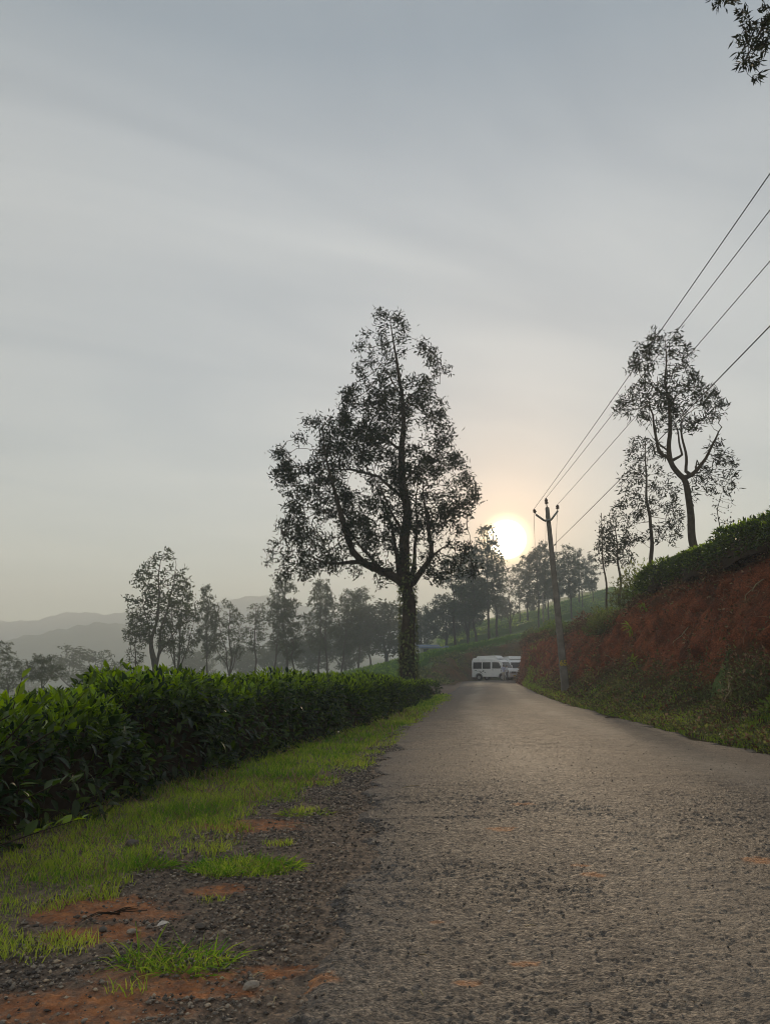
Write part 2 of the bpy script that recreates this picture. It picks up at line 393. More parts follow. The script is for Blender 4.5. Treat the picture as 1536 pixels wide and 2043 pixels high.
def sdist(x, y):
    x, y = np.asarray(x, float), np.asarray(y, float); sh = x.shape; x, y = x.ravel(), y.ravel()
    sd = np.empty(len(x)); s = np.empty(len(x)); P = CL[::2]; Nn = CNR[::2]; S = CS[::2]
    for a in range(0, len(x), 20000):
        dx, dy = x[a:a+20000, None]-P[None, :, 0], y[a:a+20000, None]-P[None, :, 1]
        d = dx*dx+dy*dy; k = d.argmin(1); r = np.arange(len(k))
        sg = np.sign(dx[r, k]*Nn[k, 0]+dy[r, k]*Nn[k, 1]); sd[a:a+20000] = np.sqrt(d[r, k])*sg; s[a:a+20000] = S[k]
    return sd.reshape(sh), s.reshape(sh)
BU = np.array([0, .45, 1.0, 1.6, 2.05, 2.4, 2.9, 4.6]); BZ = np.array([0, .10, .62, 1.35, 2.35, 3.15, 3.6, 3.95])
def crest(s): return np.interp(s, [-40, 0, 20, 27, 35, 45, 75, 95, 120], [3.4, 3.6, 3.6, 3.8, 3.45, 3.65, 3.6, 4.2, 5.0])/3.6
def bankz(u, s): return np.interp(u*(1+2.0*smooth(48, 66, s)*smooth(4.6, 2.0, u)), BU, BZ)*crest(s)+RZ(s)*smooth(-.3, 0, u)
def back_hill(x, y):
    return np.clip(.21*(x+8), 0, 14) + .085*np.maximum(0, y-112)*smooth(-6, 22, x)*smooth(420, 200, y) + 8*smooth(30, 120, x)
def H(x, y):
    x, y = np.asarray(x, float), np.asarray(y, float)
    sd, s = sdist(x, y)
    u = sd-HW
    right = np.where(u > 4.6, bankz(4.6, s)+.26*(np.minimum(u, 60)-4.6), np.maximum(bankz(np.maximum(u-.35, 0), s)-.4, RZ(s)-.07))
    right = np.where(u < 0, -.07+RZ(s), right)
    v = -sd-HW
    far = smooth(62, 90, y-.25*np.minimum(x, 0)*0)
    cut = smooth(1.2, 4.2, v)
    left_far = back_hill(x, y)*cut
    drop = -(13*smooth(8, 95, -x-.07*y) + 3*smooth(60, 200, -x)) - .05*np.clip(v-5, 0, 6)
    left = np.where(v > 0, left_far*far + drop*smooth(2.5, 12, v), 0) - .07 + RZ(s)*smooth(6, 2, v)
    z = np.where(sd > 0, right, left)
    rough = (fbm(x/9, y/9, 0, 4, 3)-.5)*.9*smooth(6, 22, np.abs(sd))
    return z + rough

xs = np.concatenate([-np.geomspace(46, 1080, 34)[::-1], np.arange(-45, 62, .75), np.geomspace(62, 1080, 32)])
ys = np.concatenate([-np.geomspace(41, 1080, 14)[::-1], np.arange(-40, 135, .8), np.geomspace(136, 1080, 48)])
gx, gy = np.meshgrid(xs, ys)
gz = H(gx, gy)
o = link('ground', mesh_np('ground', np.stack([gx, gy, gz], -1), grid_faces(len(ys), len(xs)), smooth_=True), 'ground')
tag(o, kind='structure')

# ---- road: fine real relief where the stones can be told apart, plainer beyond
SOIL = [(600, 1972, .13, .07), (1048, 1952, .05, .03), (932, 1990, .045, .03), (1000, 1671, .10, .07), (1040, 1620, .10, .07), (1185, 1770, .06, .05), (1160, 1750, .05, .03), (1520, 1745, .10, .08), (660, 1738, .09, .06), (520, 1800, .07, .05), (690, 1735, .04, .03), (560, 1935, .06, .035), (870, 1860, .03, .02)]
def soilmask(x, y):
    m = np.full(x.shape, -3.0)
    for (a, b_, rx, ry) in SOIL:
        p = gnd(a, b_); m = np.maximum(m, 1-((x-p[0])/rx)**2-((y-p[1])/ry)**2)
    return .95*smooth(-.4, .7, m+(fbm(x*22, y*22, 0, 3, 5)-.5)*2.0)*(m > -1.5)
def worn(S_, T_): return smooth(.25, .0, np.abs(np.abs(T_-.05)-.42))*(.4+.6*smooth(.35, .6, fbm(S_*.35, T_*2, 0, 3, 27)))
def relief(x, y):
    f1, f2, v = voro(x, y, .0145, 1); g1, g2, v2 = voro(x+3, y+1, .027, 7)
    z = .0060*(.3+.7*v)*np.clip(1.15-(f1/.6)**2, 0, .75) + .0060*(v2 > .7)*np.clip(1.1-(g1/.5)**2, 0, .8)
    z += .014*(fbm(x*11, y*11, 0, 3, 2)-.5) + .012*(fbm(x*1.3, y*1.3, 0, 3, 8)-.5)
    return z*(.6+.75*smooth(.3, .65, fbm(x*.75+y*.5, y*.75-x*.5, 0, 4, 28)))
def road_z(off): return .03+.035*(1-(off/HW)**2)
def edge_wob(s, side): return (fbm(s*1.3, side*7+.5, 0, 5, 4)-.5)*.8+(0 if side else .24*smooth(13, 7, s))
rows = [1.6]
while rows[-1] < 10.0: rows.append(rows[-1]+.0034*rows[-1])
rows = np.array(rows); t = np.concatenate([np.arange(-1, .60, .0033), np.linspace(.60, 1, 40)]); nc = len(t)
S_, T_ = np.meshgrid(rows, t, indexing='ij')
off = T_*(HW+np.where(T_ < 0, edge_wob(S_, 0), edge_wob(S_, 1)))
X, Y = rp(S_, off)
fade = smooth(9.9, 5.0, S_)*smooth(1.6, 1.8, S_)*smooth(.62, .55, T_)
Z = road_z(np.clip(off, -HW, HW))+relief(X, Y)*fade - .035*smooth(.955, 1.0, np.abs(T_))
V1 = np.stack([X, Y, Z], -1).reshape(-1, 3); F1 = grid_faces(len(rows), nc); soil1 = soilmask(X, Y).ravel(); EDGE = lambda S_, T_: smooth(.80, 1.0, -T_+(fbm(S_*2.1, T_*9, 0, 4, 25)-.5)*.35)*.9+smooth(.9, 1.0, T_)*.6; edge1 = EDGE(S_, T_).ravel(); worn1 = worn(S_, T_).ravel()
def road_part(rws, nc):
    S_, T_ = np.meshgrid(rws, np.linspace(-1, 1, nc), indexing='ij')
    hw = HW+np.where(T_ < 0, edge_wob(S_, 0), edge_wob(S_, 1))+.5*smooth(84, 92, S_)*(1-smooth(110, 120, S_))
    off = T_*hw; X, Y = rp(S_, off); Z = RZ(S_)+road_z(np.clip(off, -HW, HW))+.012*(fbm(X*1.3, Y*1.3, 0, 3, 8)-.5)*smooth(rows[-1], 13, S_)+.024*(fbm(X*7, Y*7, 0, 4, 6)-.5)*smooth(rows[-1], 11, S_)*smooth(30, 16, S_) - .035*smooth(.955, 1.0, np.abs(T_))
    return np.stack([X, Y, Z], -1).reshape(-1, 3), grid_faces(len(rws), nc), EDGE(S_, T_).ravel(), worn(S_, T_).ravel()
V2, F2, E2, W2 = road_part(np.concatenate([np.arange(rows[-1], 22, .05), np.arange(22, 40, .12), np.arange(40, 165, .5)]), 130)
V3, F3, E3, W3 = road_part(np.arange(-39, 1.61, .4), 60)
Vv = np.vstack([V1, V2, V3]); Ff = np.vstack([F1, F2+len(V1), F3+len(V1)+len(V2)])
o = link('road', mesh_np('road', Vv, Ff, {'soil': np.concatenate([soil1, np.zeros(len(V2)+len(V3))]), 'edge': np.concatenate([edge1, E2, E3]), 'worn': np.concatenate([worn1, W2, W3])}, True), 'asphalt')
tag(o, kind='structure')

# ---- left verge of earth and gravel, from the road's edge to behind the hedge
HEDGE_Y = [0, 2, 4.1, 7.7, 10.7, 14.1, 19.5, 28, 40, 60]; HEDGE_X = [-2.2, -2.15, -2.05, -1.84, -1.2, -.62, .3, 1.25, 2.9, 4.2]
def hedge_x(y): return np.interp(y, HEDGE_Y, HEDGE_X)
_gp = np.array([gnd(*p)[:2] for p in [(-150, 1985), (0, 1945), (100, 1880), (135, 1810), (290, 1762), (400, 1700), (480, 1650), (570, 1603), (640, 1570), (690, 1545), (735, 1508), (800, 1468), (860, 1420), (900, 1390)]])
_gp = _gp[_gp[:, 1].argsort()]
def grass_x(y): return np.interp(y, _gp[:, 1], _gp[:, 0])
RED = [(220, 1818, .22, .16), (150, 2020, .28, .12), (320, 1960, .22, .09), (300, 1830, .12, .08), (440, 1780, .12, .08), (200, 1870, .18, .1), (380, 1985, .2, .06), (130, 1835, .12, .1), (560, 1945, .12, .05), (500, 1650, .3, .2)]
def redmask(x, y):
    m = np.full(x.shape, -3.0)
    for (a, b_, rx, ry) in RED:
        p = gnd(a, b_); m = np.maximum(m, 1-((x-p[0])/rx)**2-((y-p[1])/ry)**2)
    return .9*smooth(-1.3, .9, m+(fbm(x*14, y*14, 0, 4, 15)-.5)*2.6)
def verge_z(x, y): return .012+.03*(fbm(x*2.2, y*2.2, 0, 4, 31)-.5)+.018*(fbm(x*15, y*15, 0, 3, 33)-.5)
def verge(rws, cols, fine):
    S_, T_ = np.meshgrid(rws, cols, indexing='ij'); X, Y = rp(S_, -HW+.35-T_)
    Z = verge_z(X, Y)
    if fine:
        f1, f2, v = voro(X, Y, .03, 21); Z = Z+.010*v*np.clip(1-(f1/.6)**2, 0, 1)
    Z = Z-.1*smooth(4.6, 5.4, T_)+RZ(S_)*smooth(5.4, 3, T_)
    return np.stack([X, Y, Z], -1).reshape(-1, 3), grid_faces(len(rws), len(cols)), redmask(X, Y).ravel()
rw = [1.7]
while rw[-1] < 9: rw.append(rw[-1]+.0042*rw[-1])
a1 = verge(np.array(rw), np.concatenate([np.arange(0, 2.3, .012), np.arange(2.3, 5.5, .08)]), True)
a2 = verge(np.concatenate([np.arange(rw[-1], 40, .15), np.arange(40, 84, .6)]), np.concatenate([np.arange(0, 2.3, .06), np.arange(2.3, 5.5, .2)]), False)
a3 = verge(np.arange(-30, 1.71, .4), np.concatenate([np.arange(0, 2.3, .1), np.arange(2.3, 5.5, .2)]), False)
Vv = np.vstack([a1[0], a2[0], a3[0]]); Ff = np.vstack([a1[1], a2[1]+len(a1[0]), a3[1]+len(a1[0])+len(a2[0])])
o = link('verge', mesh_np('verge', Vv, Ff, {'soil': np.concatenate([a1[2], a2[2], a3[2]])}, True), 'verge_soil')
tag(o, kind='structure')

# ---- red cut bank on the right
def bank_pt(S_, U_):
    """surface of the cut bank at road distance S_, distance U_ from the road's edge"""
    k = smooth(.3, 1.0, U_)*smooth(4.6, 3.6, U_)
    X, Y = rp(S_, HW+U_)
    z = bankz(U_, S_)
    n1 = fbm(S_/2.6, z/2.2, 0, 5, 41)-.5; n2 = fbm(S_*1.7, z*1.1, 0, 5, 44)-.5; n3 = fbm(S_*6, z*5, 0, 3, 47)-.5
    gul = np.clip(.42-fbm(S_*1.1, z*.25, 0, 3, 49), 0, 1)*1.6
    push = k*(1.5*n1+1.0*n2+.34*n3+gul*2.4)
    X2, Y2 = rp(S_, HW+np.maximum(U_+push, .1*U_))
    return X2, Y2, z+k*.35*n2+smooth(.0, .5, U_)*.08*n3
sr = np.concatenate([np.arange(-20, 7, .6), np.arange(7, 30, .085), np.arange(30, 60, .18), np.arange(60, 118, .45)])
ur = np.concatenate([np.arange(-.25, .5, .1), np.arange(.5, 3.1, .042), np.arange(3.1, 6.2, .25)])
S_, U_ = np.meshgrid(sr, ur, indexing='ij')
X, Y, Z = bank_pt(S_, np.clip(U_, 0, None)); xx, yy = rp(S_, HW+U_); X = np.where(U_ < 0, xx, X); Y = np.where(U_ < 0, yy, Y)
Z = Z - .3*smooth(4.6, 6.2, U_)+.26*np.maximum(U_-4.6, 0)
hrel = np.clip(Z/(3.6*crest(S_)), 0, 1.2)
GREEN = lambda S_, hr: np.clip(smooth(.42, .15, hr+.5*(fbm(S_*.35, hr*2, 0, 3, 51)-.5))*smooth(60, 25, S_)+smooth(.93, 1.02, hr)+.35*smooth(.58, .75, fbm(S_*.6, hr*3, 0, 4, 53)), 0, 1)
o = link('bank', mesh_np('bank', np.stack([X, Y, Z], -1), grid_faces(len(sr), len(ur)), {'green': GREEN(S_, hrel).ravel()*.85}, True), 'laterite')
tag(o, kind='structure')
# ---- outer cut behind the bend
sr2 = np.arange(62, 150, .3); vr2 = np.arange(0, 6.2, .16)
S_, V_ = np.meshgrid(sr2, vr2, indexing='ij')
X, Y = rp(S_, -(HW+.4+V_)); hb = back_hill(X, Y)*smooth(62, 90, Y)
xe, ye = rp(S_, -(HW+4.8)); hb = np.where(V_ < 4.4, back_hill(xe, ye)*smooth(62, 90, ye), hb)
Z = hb*smooth(.4, 3.0, V_)+.05+RZ(S_)*smooth(4, 1, V_)
k = smooth(.3, 1.5, V_)*smooth(6.2, 4, V_); n2 = fbm(S_*.8, Z*.8, 0, 5, 61)-.5
X2, Y2 = rp(S_, -(HW+.4+V_+k*n2*1.6)); Z = Z+k*.25*n2-.35*smooth(4.6, 6.1, V_)
o = link('bank', mesh_np('outer_bank', np.stack([X2, Y2, Z], -1), grid_faces(len(sr2), len(vr2)), {'green': np.clip(.8+.9*n2.ravel(), 0, 1)}, True), 'laterite')
tag(o, kind='structure')

# ---- far hills
def ridge(prof, Y0, depth, seed, forest, x0=-1050, x1=1050, step=4.2):
    xs = np.arange(x0, x1, step); ds = np.linspace(-depth, depth*.6, 40)
    X, D = np.meshgrid(xs, ds); pp = np.array([at(a, b_, Y0) for a, b_ in prof]); top = np.interp(X, pp[:, 0], pp[:, 2])
    base = -16.0
    sh = np.where(D < 0, smooth(-depth, 0, D), 1-.6*smooth(0, depth*.6, D))
    Z = base+(top-base)*sh*(1+.10*(fbm(X/36, D/36, 0, 4, seed)-.5)*smooth(0, -depth*.4, D))
    Z += forest*(fbm(X/5.5, D/5.5, 0, 3, seed+3)-.5)*2*smooth(.1, .5, sh)+(fbm(X/30, D/30, 0, 3, seed+5)-.5)*4*sh
    o = link('hill', mesh_np('hill', np.stack([X, Y0+D, Z], -1), grid_faces(len(ds), len(xs)), smooth_=True), 'hill'); return tag(o, kind='structure')
ridge([(-900, 1300), (-300, 1290), (0, 1287), (90, 1268), (170, 1252), (240, 1246), (300, 1262), (420, 1285), (560, 1300), (800, 1320), (2600, 1320)], 620, 200, 71, 3.8)
ridge([(-900, 1250), (-100, 1240), (0, 1238), (80, 1238), (135, 1222), (215, 1226), (290, 1216), (380, 1222), (440, 1202), (490, 1190), (530, 1190), (600, 1206), (720, 1240), (900, 1270), (2600, 1290)], 960, 120, 75, 2.6)
# ------------------------------------------------------------------ grass, gravel, weeds
def grass_mesh(P, Ln, Wd, g, lean=.45, age=None):
    n = len(P); th = g.uniform(0, 2*math.pi, n); ln = lean*g.uniform(.2, 1, n)
    D = np.stack([np.cos(th)*ln, np.sin(th)*ln, np.ones(n)], 1); S = np.stack([-np.sin(th), np.cos(th), np.zeros(n)], 1)
    a2 = g.uniform(0, 2*math.pi, n); S = unit(S+.8*np.stack([np.cos(a2), np.sin(a2), np.zeros(n)], 1))
    Ln = np.broadcast_to(Ln, (n,))[:, None]; W = (np.broadcast_to(Wd, (n,))*.5)[:, None]
    m = P+D*Ln*.5; tip = P+D*Ln*np.array([[1.25, 1.25, .85]])
    V = np.stack([P-S*W, P+S*W, m-S*W*.75, m+S*W*.75, tip], 1).reshape(-1, 3)
    b_ = (np.arange(n)*5)[:, None]
    age = g.uniform(0, 1, n) if age is None else age
    return V, [b_+np.array([[0, 1, 3, 2]]), b_+np.array([[2, 3, 4]])], np.repeat(age, 5)
g = rng(5)
def verge_points(y0, y1, dens):
    n = int(dens*(y1-y0)*3.2); y = g.uniform(y0, y1, n); x = hedge_x(y)-.5+g.uniform(0, 3.2, n)
    f = fbm(x*2.6, y*2.6, 0, 4, 81); edge = grass_x(y)+(fbm(x*3.2, y*3.2, 0, 3, 83)-.5)*.75-.02
    pd = smooth(.10, -.12, x-edge)*(.35+.65*smooth(.3, .5, f))*(.3+.7*smooth(-.25, .15, x-hedge_x(y)))
    # loose islands on the gravel
    for a, b_, rx, ry in ((660, 1560, .22, .35), (600, 1622, .13, .18), (710, 1530, .25, .5), (770, 1480, .25, 1.2), (560, 1690, .1, .1), (350, 1935, .24, .10), (490, 1745, .3, .16), (180, 1800, .14, .08), (420, 1800, .1, .06), (250, 1990, .1, .05)):
        p = gnd(a, b_); pd = np.maximum(pd, .8*smooth(0, .7, 1-((x-p[0])/rx)**2-((y-p[1])/ry)**2+(f-.5)*1.6))
    k = g.uniform(0, 1, n) < pd; return x[k], y[k]
Vs, Fs4, Fs3, As, off_ = [], [], [], [], 0
for y0, y1, dens, ln, wd in ((2.3, 4.5, 7500, .05, .0042), (4.5, 7, 4200, .055, .0055), (7, 12, 2000, .06, .009), (12, 20, 900, .07, .014), (20, 42, 330, .085, .028)):
    x, y = verge_points(y0, y1, dens); n = len(x)
    tall = .25+1.7*fbm(x*2.6, y*2.6, 0, 4, 87)**1.5
    V, F, A = grass_mesh(np.stack([x, y, verge_z(x, y)-.004], 1), ln*tall*g.uniform(.5, 1.5, n), wd*g.uniform(.7, 1.3, n), g, .75, np.clip(g.normal(.45, .32, n)+1.1*(fbm(x*1.5, y*1.5, 0, 3, 89)-.5)+.3*smooth(-.3, .1, x-grass_x(y)), 0, 1))
    Vs.append(V); Fs4.append(F[0]+off_); Fs3.append(F[1]+off_); As.append(A); off_ += len(V)
o = link('grass', mesh_np('grass', np.vstack(Vs), [np.vstack(Fs4), np.vstack(Fs3)], {'age': np.concatenate(As)}), 'grass_blade')
tag(o, 'short bright green grass between the tea hedge and the gravel', 'grass', kind='stuff')
x1, y1 = verge_points(2.3, 8, 300); x2, y2 = verge_points(8, 22, 60); x = np.concatenate([x1, x2]); y = np.concatenate([y1, y2]); n = len(x); sc = 1+y/9
V, F, A = grass_mesh(np.stack([x, y, verge_z(x, y)], 1), .055*sc*g.uniform(.4, 1.5, n), .0035*sc, g, 1.8, g.uniform(.2, 1, n))
o = link('dead_grass', mesh_np('dead_grass', V, F, {'age': A}), 'dry_stem'); tag(o, 'withered brown blades mixed into the roadside grass', 'dead grass', kind='stuff')
# right verge: thin yellowish grass at the foot of the bank
n = 52000; s = 7+g.uniform(0, 1, n)**1.7*55; u = np.abs(g.normal(.0, .42, n))-.05+.3*g.uniform(0, 1, n)
k = (g.uniform(0, 1, n) < smooth(.3, .55, fbm(s*1.2, u*3, 0, 3, 91))+.25)
s, u = s[k], u[k]; n = len(s); X, Y, Z = bank_pt(s, np.maximum(u, 0)); sc = 1+s/22
V, F, A = grass_mesh(np.stack([X, Y, Z-.01], 1), .075*sc*g.uniform(.4, 1.5, n), .008*sc, g, .7, np.clip(g.normal(.6, .25, n), 0, 1))
o = link('grass', mesh_np('verge_grass', V, F, {'age': A}), 'grass_blade'); tag(o, 'thin yellowish grass along the foot of the red bank', 'grass', kind='stuff')
# tufts standing alone on the gravel
def tuft(px, py, n, ln, spread, label, seed, stretch=1.0, ageb=.5):
    g = rng(seed); p = gnd(px, py); base = empty('grass_tuft', (p[0], p[1], verge_z(p[0], p[1])))
    r = np.sqrt(g.uniform(0, 1, n))*spread; th = g.uniform(0, 2*math.pi, n); P = np.stack([np.cos(th)*r*stretch, np.sin(th)*r, np.zeros(n)], 1)
    L_ = ln*(.15+1.15*g.uniform(0, 1, n)**1.5); D = np.stack([P[:, 0]*1.2/spread*.4+g.normal(.25, .75, n), P[:, 1]*1.2/spread*.4+g.normal(0, .6, n), g.uniform(.25, 1.0, n)], 1); D = unit(D)
    S = unit(np.cross(D, g.normal(size=(n, 3)))); W = (.0016+.0016*g.uniform(0, 1, n))[:, None]; Lc = L_[:, None]
    dr = np.stack([np.zeros(n), np.zeros(n), -g.uniform(.1, .65, n)*L_], 1)
    V = np.stack([P-S*W, P+S*W, P+D*Lc*.5-S*W+dr*.2, P+D*Lc*.5+S*W+dr*.2, P+D*Lc+dr], 1).reshape(-1, 3); b_ = (np.arange(n)*5)[:, None]
    o = link('blades', mesh_np('tuft', V, [b_+np.array([[0, 1, 3, 2]]), b_+np.array([[2, 3, 4]])], {'age': np.repeat(np.clip(g.normal(ageb, .3, n), 0, 1), 5)}), 'grass_blade', base)
    o['kind'] = 'stuff'
    m = 130; pi = g.integers(0, n, m)
    Vd, Fd = tubes(P[pi]*1.3+np.array([0, 0, .004]), P[pi]*1.3+unit(g.normal(size=(m, 3))*np.array([[1, 1, .12]]))*ln*.9+np.array([0, 0, .012]), np.full(m, .0013), np.full(m, .0006), 3)
    o = link('dry_blades', mesh_np('dry', Vd, Fd, {'age': g.uniform(.4, 1, len(Vd))}), 'dry_stem', base); o['kind'] = 'stuff'
    return tag(base, label, 'grass tuft', 'loose grass tufts on the gravel')
tuft(345, 1930, 560, .13, .12, 'straggly half-dry grass tuft lowest on the gravel, beside red soil', 101, 1.7, .35)
tuft(485, 1738, 1500, .095, .17, 'wide thick grass tuft at the edge of the gravel, above the straggly one', 102, 1.7, .2)
tuft(305, 1735, 300, .11, .08, 'small dark green tuft inside the mown-looking grass strip', 103, 1.2, .1)
tuft(610, 1628, 260, .10, .12, 'small yellow-green tuft at the road edge beyond the wide tuft', 104, 1.6, .5)

# gravel: loose stones along the broken edge of the road
ico = bmesh.new(); bmesh.ops.create_icosphere(ico, subdivisions=1, radius=1); ico.verts.ensure_lookup_table()
IV = np.array([v.co for v in ico.verts]); IF = np.array([[v.index for v in f.verts] for f in ico.faces]); ico.free()
def stones(x, y, z, r, g):
    n = len(x); V = IV[None]*(1+.38*g.uniform(-1, 1, (n, len(IV), 1))); sc = r[:, None]*np.stack([g.uniform(.8, 1.4, n), g.uniform(.7, 1.1, n), g.uniform(.45, .8, n)], 1)
    V = V*sc[:, None]; th = g.uniform(0, 6.28, n)[:, None]; c, s_ = np.cos(th), np.sin(th)
    V = np.stack([V[..., 0]*c-V[..., 1]*s_, V[..., 0]*s_+V[..., 1]*c, V[..., 2]], -1)+np.stack([x, y, z], 1)[:, None]
    F = (np.arange(n)*len(IV))[:, None, None]+IF[None]
    return V.reshape(-1, 3), F.reshape(-1, 3), np.repeat(g.uniform(0, 1, n)**1.4, len(IV))
OV = np.array([(1, 0, 0), (-1, 0, 0), (0, 1, 0), (0, -1, 0), (0, 0, 1), (0, 0, -1.)]); OF = np.array([(0, 2, 4), (2, 1, 4), (1, 3, 4), (3, 0, 4), (2, 0, 5), (1, 2, 5), (3, 1, 5), (0, 3, 5)])
IV, IF = OV, OF                       # angular chippings
n = 62000; y = 2.2+(g.uniform(0, 1, n)**1.7)*14
e0 = grass_x(y)-.15; re_ = rp(y, 0)[0]-HW-edge_wob(y, 0); t_ = g.uniform(0, 1.35, n); x = e0+(re_-e0)*t_
k = g.uniform(0, 1, n) < np.where(redmask(x, y) > .5, .12, .75)*(.35+.65*smooth(.35, .6, fbm(x*3.5, y*3.5, 0, 3, 85)))*smooth(1.25, .85, t_); x, y, t_ = x[k], y[k], t_[k]
r = (.0030+.0072*g.uniform(0, 1, len(x))**3)*(1+.06*y)
V, F, A = stones(x, y, np.where(t_ > 1, road_z(np.maximum(-HW, x-rp(y, 0)[0]))+.002-.03*smooth(1.06, 1.0, t_), verge_z(x, y)+.006)+r*.3, r, g)
o = link('gravel', mesh_np('gravel', V, F, {'age': A}), 'stone'); tag(o, 'dark loose gravel along the broken left road edge', 'gravel', kind='stuff')
n = 3600; y = 2.2+(g.uniform(0, 1, n)**1.5)*10; off = g.uniform(-HW, HW, n); x = rp(y, off)[0]; r = .0028+.0055*g.uniform(0, 1, n)**3
V, F, A = stones(x, y, road_z(off)+r*.3+.003, r, g)
o = link('gravel', mesh_np('road_grit', V, F, {'age': A}), 'stone'); tag(o, 'scattered grit lying on the asphalt', 'gravel', kind='stuff')
# a few larger stones, dead leaves, a scrap and straws that can be told apart
def pebble(px, py, r, label, seed, mat='stone'):
    g = rng(seed); p = gnd(px, py); bm = bmesh.new(); bmesh.ops.create_icosphere(bm, subdivisions=2, radius=r)
    for v in bm.verts: v.co = Vector((v.co.x*1.3, v.co.y, v.co.z*.6))*(1+.5*(float(vnoise(v.co.x/r*1.3, v.co.y/r*1.3, v.co.z/r*1.3, seed))-.5))
    me = bm_mesh('pebble', bm); a = me.attributes.new('age', 'FLOAT', 'POINT'); a.data.foreach_set('value', np.full(len(me.vertices), g.uniform(.1, 1), np.float32))
    o = link('stone', me, mat); o.location = (p[0], p[1], .02+r*.3); o.rotation_euler = (0, 0, g.uniform(0, 6)); return tag(o, label, 'stone', 'larger stones on the verge')
pebble(265, 1693, .035, 'grey stone half sunk in the grass strip', 111)
pebble(205, 1868, .016, 'pale yellowish pebble left of the white scrap on the red soil', 112)
pebble(400, 1862, .02, 'dark stone right of the white scrap', 113)
pebble(262, 1872, .018, 'dark stone between the pale pebble and the white scrap', 114)
pebble(500, 1985, .022, 'flat grey stone near the large orange soil patch', 115)
def flat_leaf(px, py, ln, wd, rz, label, mat, cat, name, z=.03, seed=0):
    g = rng(seed); p = gnd(px, py)
    V, F = tea_leaf_verts(np.array([[0, 0, 0.]]), np.array([[1., 0, 0.05]]), np.array([[0, 0, 1.]]), ln, wd, g.uniform(-.25, .15), .5)
    V = np.vstack([V, V-np.array([0, 0, .0012])]); F = [np.vstack([f, f[:, ::-1]+11]) for f in F]
    o = link(name, mesh_np(name, V, F), mat); o.location = (p[0], p[1], z+.006); o.rotation_euler = (g.uniform(-.2, .2), g.uniform(-.15, .1), rz); return tag(o, label, cat, 'dry leaves on the road')
flat_leaf(312, 1868, .05, .035, .3, 'crumpled whitish scrap lying on the gravel above the straggly tuft', 'paper', 'scrap', 'scrap', .03, 1)
flat_leaf(835, 1950, .035, .012, -.5, 'pale curled leaf on the asphalt near the bottom middle', 'straw', 'leaf', 'dry_leaf', .065, 2)
flat_leaf(1015, 1862, .025, .014, .8, 'small cream leaf on the asphalt', 'paper', 'leaf', 'dry_leaf', .07, 3)
flat_leaf(660, 1700, .04, .025, .2, 'whitish leaf at the road edge past the wide tuft', 'paper', 'leaf', 'dry_leaf', .04, 4)
flat_leaf(1205, 1437, .35, .09, .1, 'long dark leaf lying on the road near the right verge', 'twig', 'leaf', 'dry_leaf', .045, 5)
flat_leaf(960, 1716, .03, .01, 1.2, 'narrow pale leaf in the middle of the road', 'straw', 'leaf', 'dry_leaf', .07, 6)
for i, (px, py, ln, rz, lab) in enumerate(((515, 1968, .05, .9, 'short pale straw left of the orange soil patch'), (548, 2020, .04, 1.5, 'short pale straw at the bottom edge below the orange soil patch'), (840, 2030, .04, 1.9, 'pale straw on the asphalt at the bottom edge'), (1060, 1885, .045, .1, 'thin straw lying level on the asphalt'), (590, 1658, .16, .5, 'long straw across the gravel by the small yellow-green tuft'), (820, 1585, .2, .7, 'long pale straw on the road far beyond the tufts'))):
    p = gnd(px, py); d = np.array((math.cos(rz), math.sin(rz), 0))*ln
    V, F = sweep(np.array([-d*.5, (0, 0, .006), d*.5]), [.0022, .0028, .0015], 5)
    o = link('straw', mesh_np('straw', V, F), 'straw'); o.location = (p[0], p[1], .065 if px > 700 else .035); tag(o, lab, 'straw', 'straws on the ground')
# dry twig bundle on the red soil
tw = empty('fallen_twig', (*gnd(232, 1838)[:2], .025)); gg = rng(9)
for i in range(7):
    a = gg.uniform(-.7, .7)+(3.14 if i % 2 else 0); l_ = gg.uniform(.07, .16); P = np.array([(0, 0, .004), (math.cos(a)*l_*.5, math.sin(a)*l_*.5, .018), (math.cos(a+.25)*l_, math.sin(a+.25)*l_, .01)])+gg.normal(0, .012, 3)*np.array([1, 1, 0])
    V, F = sweep(P, [.0028, .002, .001], 4); link('twig', mesh_np('twig', V, F), 'twig', tw)
tag(tw, 'small bundle of dry twigs on the red soil beside the grass', 'twig')

# ------------------------------------------------------------------ tea bushes
def hull(n, g, L_, Dp, Hh, top_bias=1.3, e=2.6):
    """points and normals on a clipped, box-like bush: x across (road side +), y along, z up"""
    q = g.uniform(-1, 1, (n, 3)); w_ = g.uniform(0, 1, n)
    pt, pf, pe = top_bias*L_*Dp, L_*Hh, Dp*Hh; tt = pt+2*pf+2*pe
    face = np.searchsorted(np.cumsum([pt, pf*1.5, pf*.5, pe, pe])/tt, w_)
    for f, (ax, sg) in enumerate(((2, 1), (0, 1), (0, -1), (1, 1), (1, -1))): q[face == f, ax] = sg
    q[:, 2] = np.where(face == 0, 1, q[:, 2]*.5+.5)
    m = (np.abs(q)**e).sum(1)**(1/e); p = q/m[:, None]
    nn = unit(np.sign(p)*np.abs(p)**(e-1)/np.array([[Dp*.5, L_*.5, Hh]]))
    return p*np.array([[Dp*.5, L_*.5, Hh]]), nn
LEAFMESH = []
def leaf_meshes():
    gl = rng(77)
    for i in range(8):
        V, F = tea_leaf_verts(np.zeros((1, 3)), np.array([[0, 1., 0]]), np.array([[0, 0, 1.]]), 1.0, .36+.1*gl.uniform(), .1+.35*gl.uniform(), .25+.4*gl.uniform())
        me = mesh_np('leaf', V, F, {'age': np.full(11, (.02, .08, .15, .25, .4, .55, .75, .95)[i])}, True); me.materials.append(MAT['tea_leaf']); LEAFMESH.append(me)
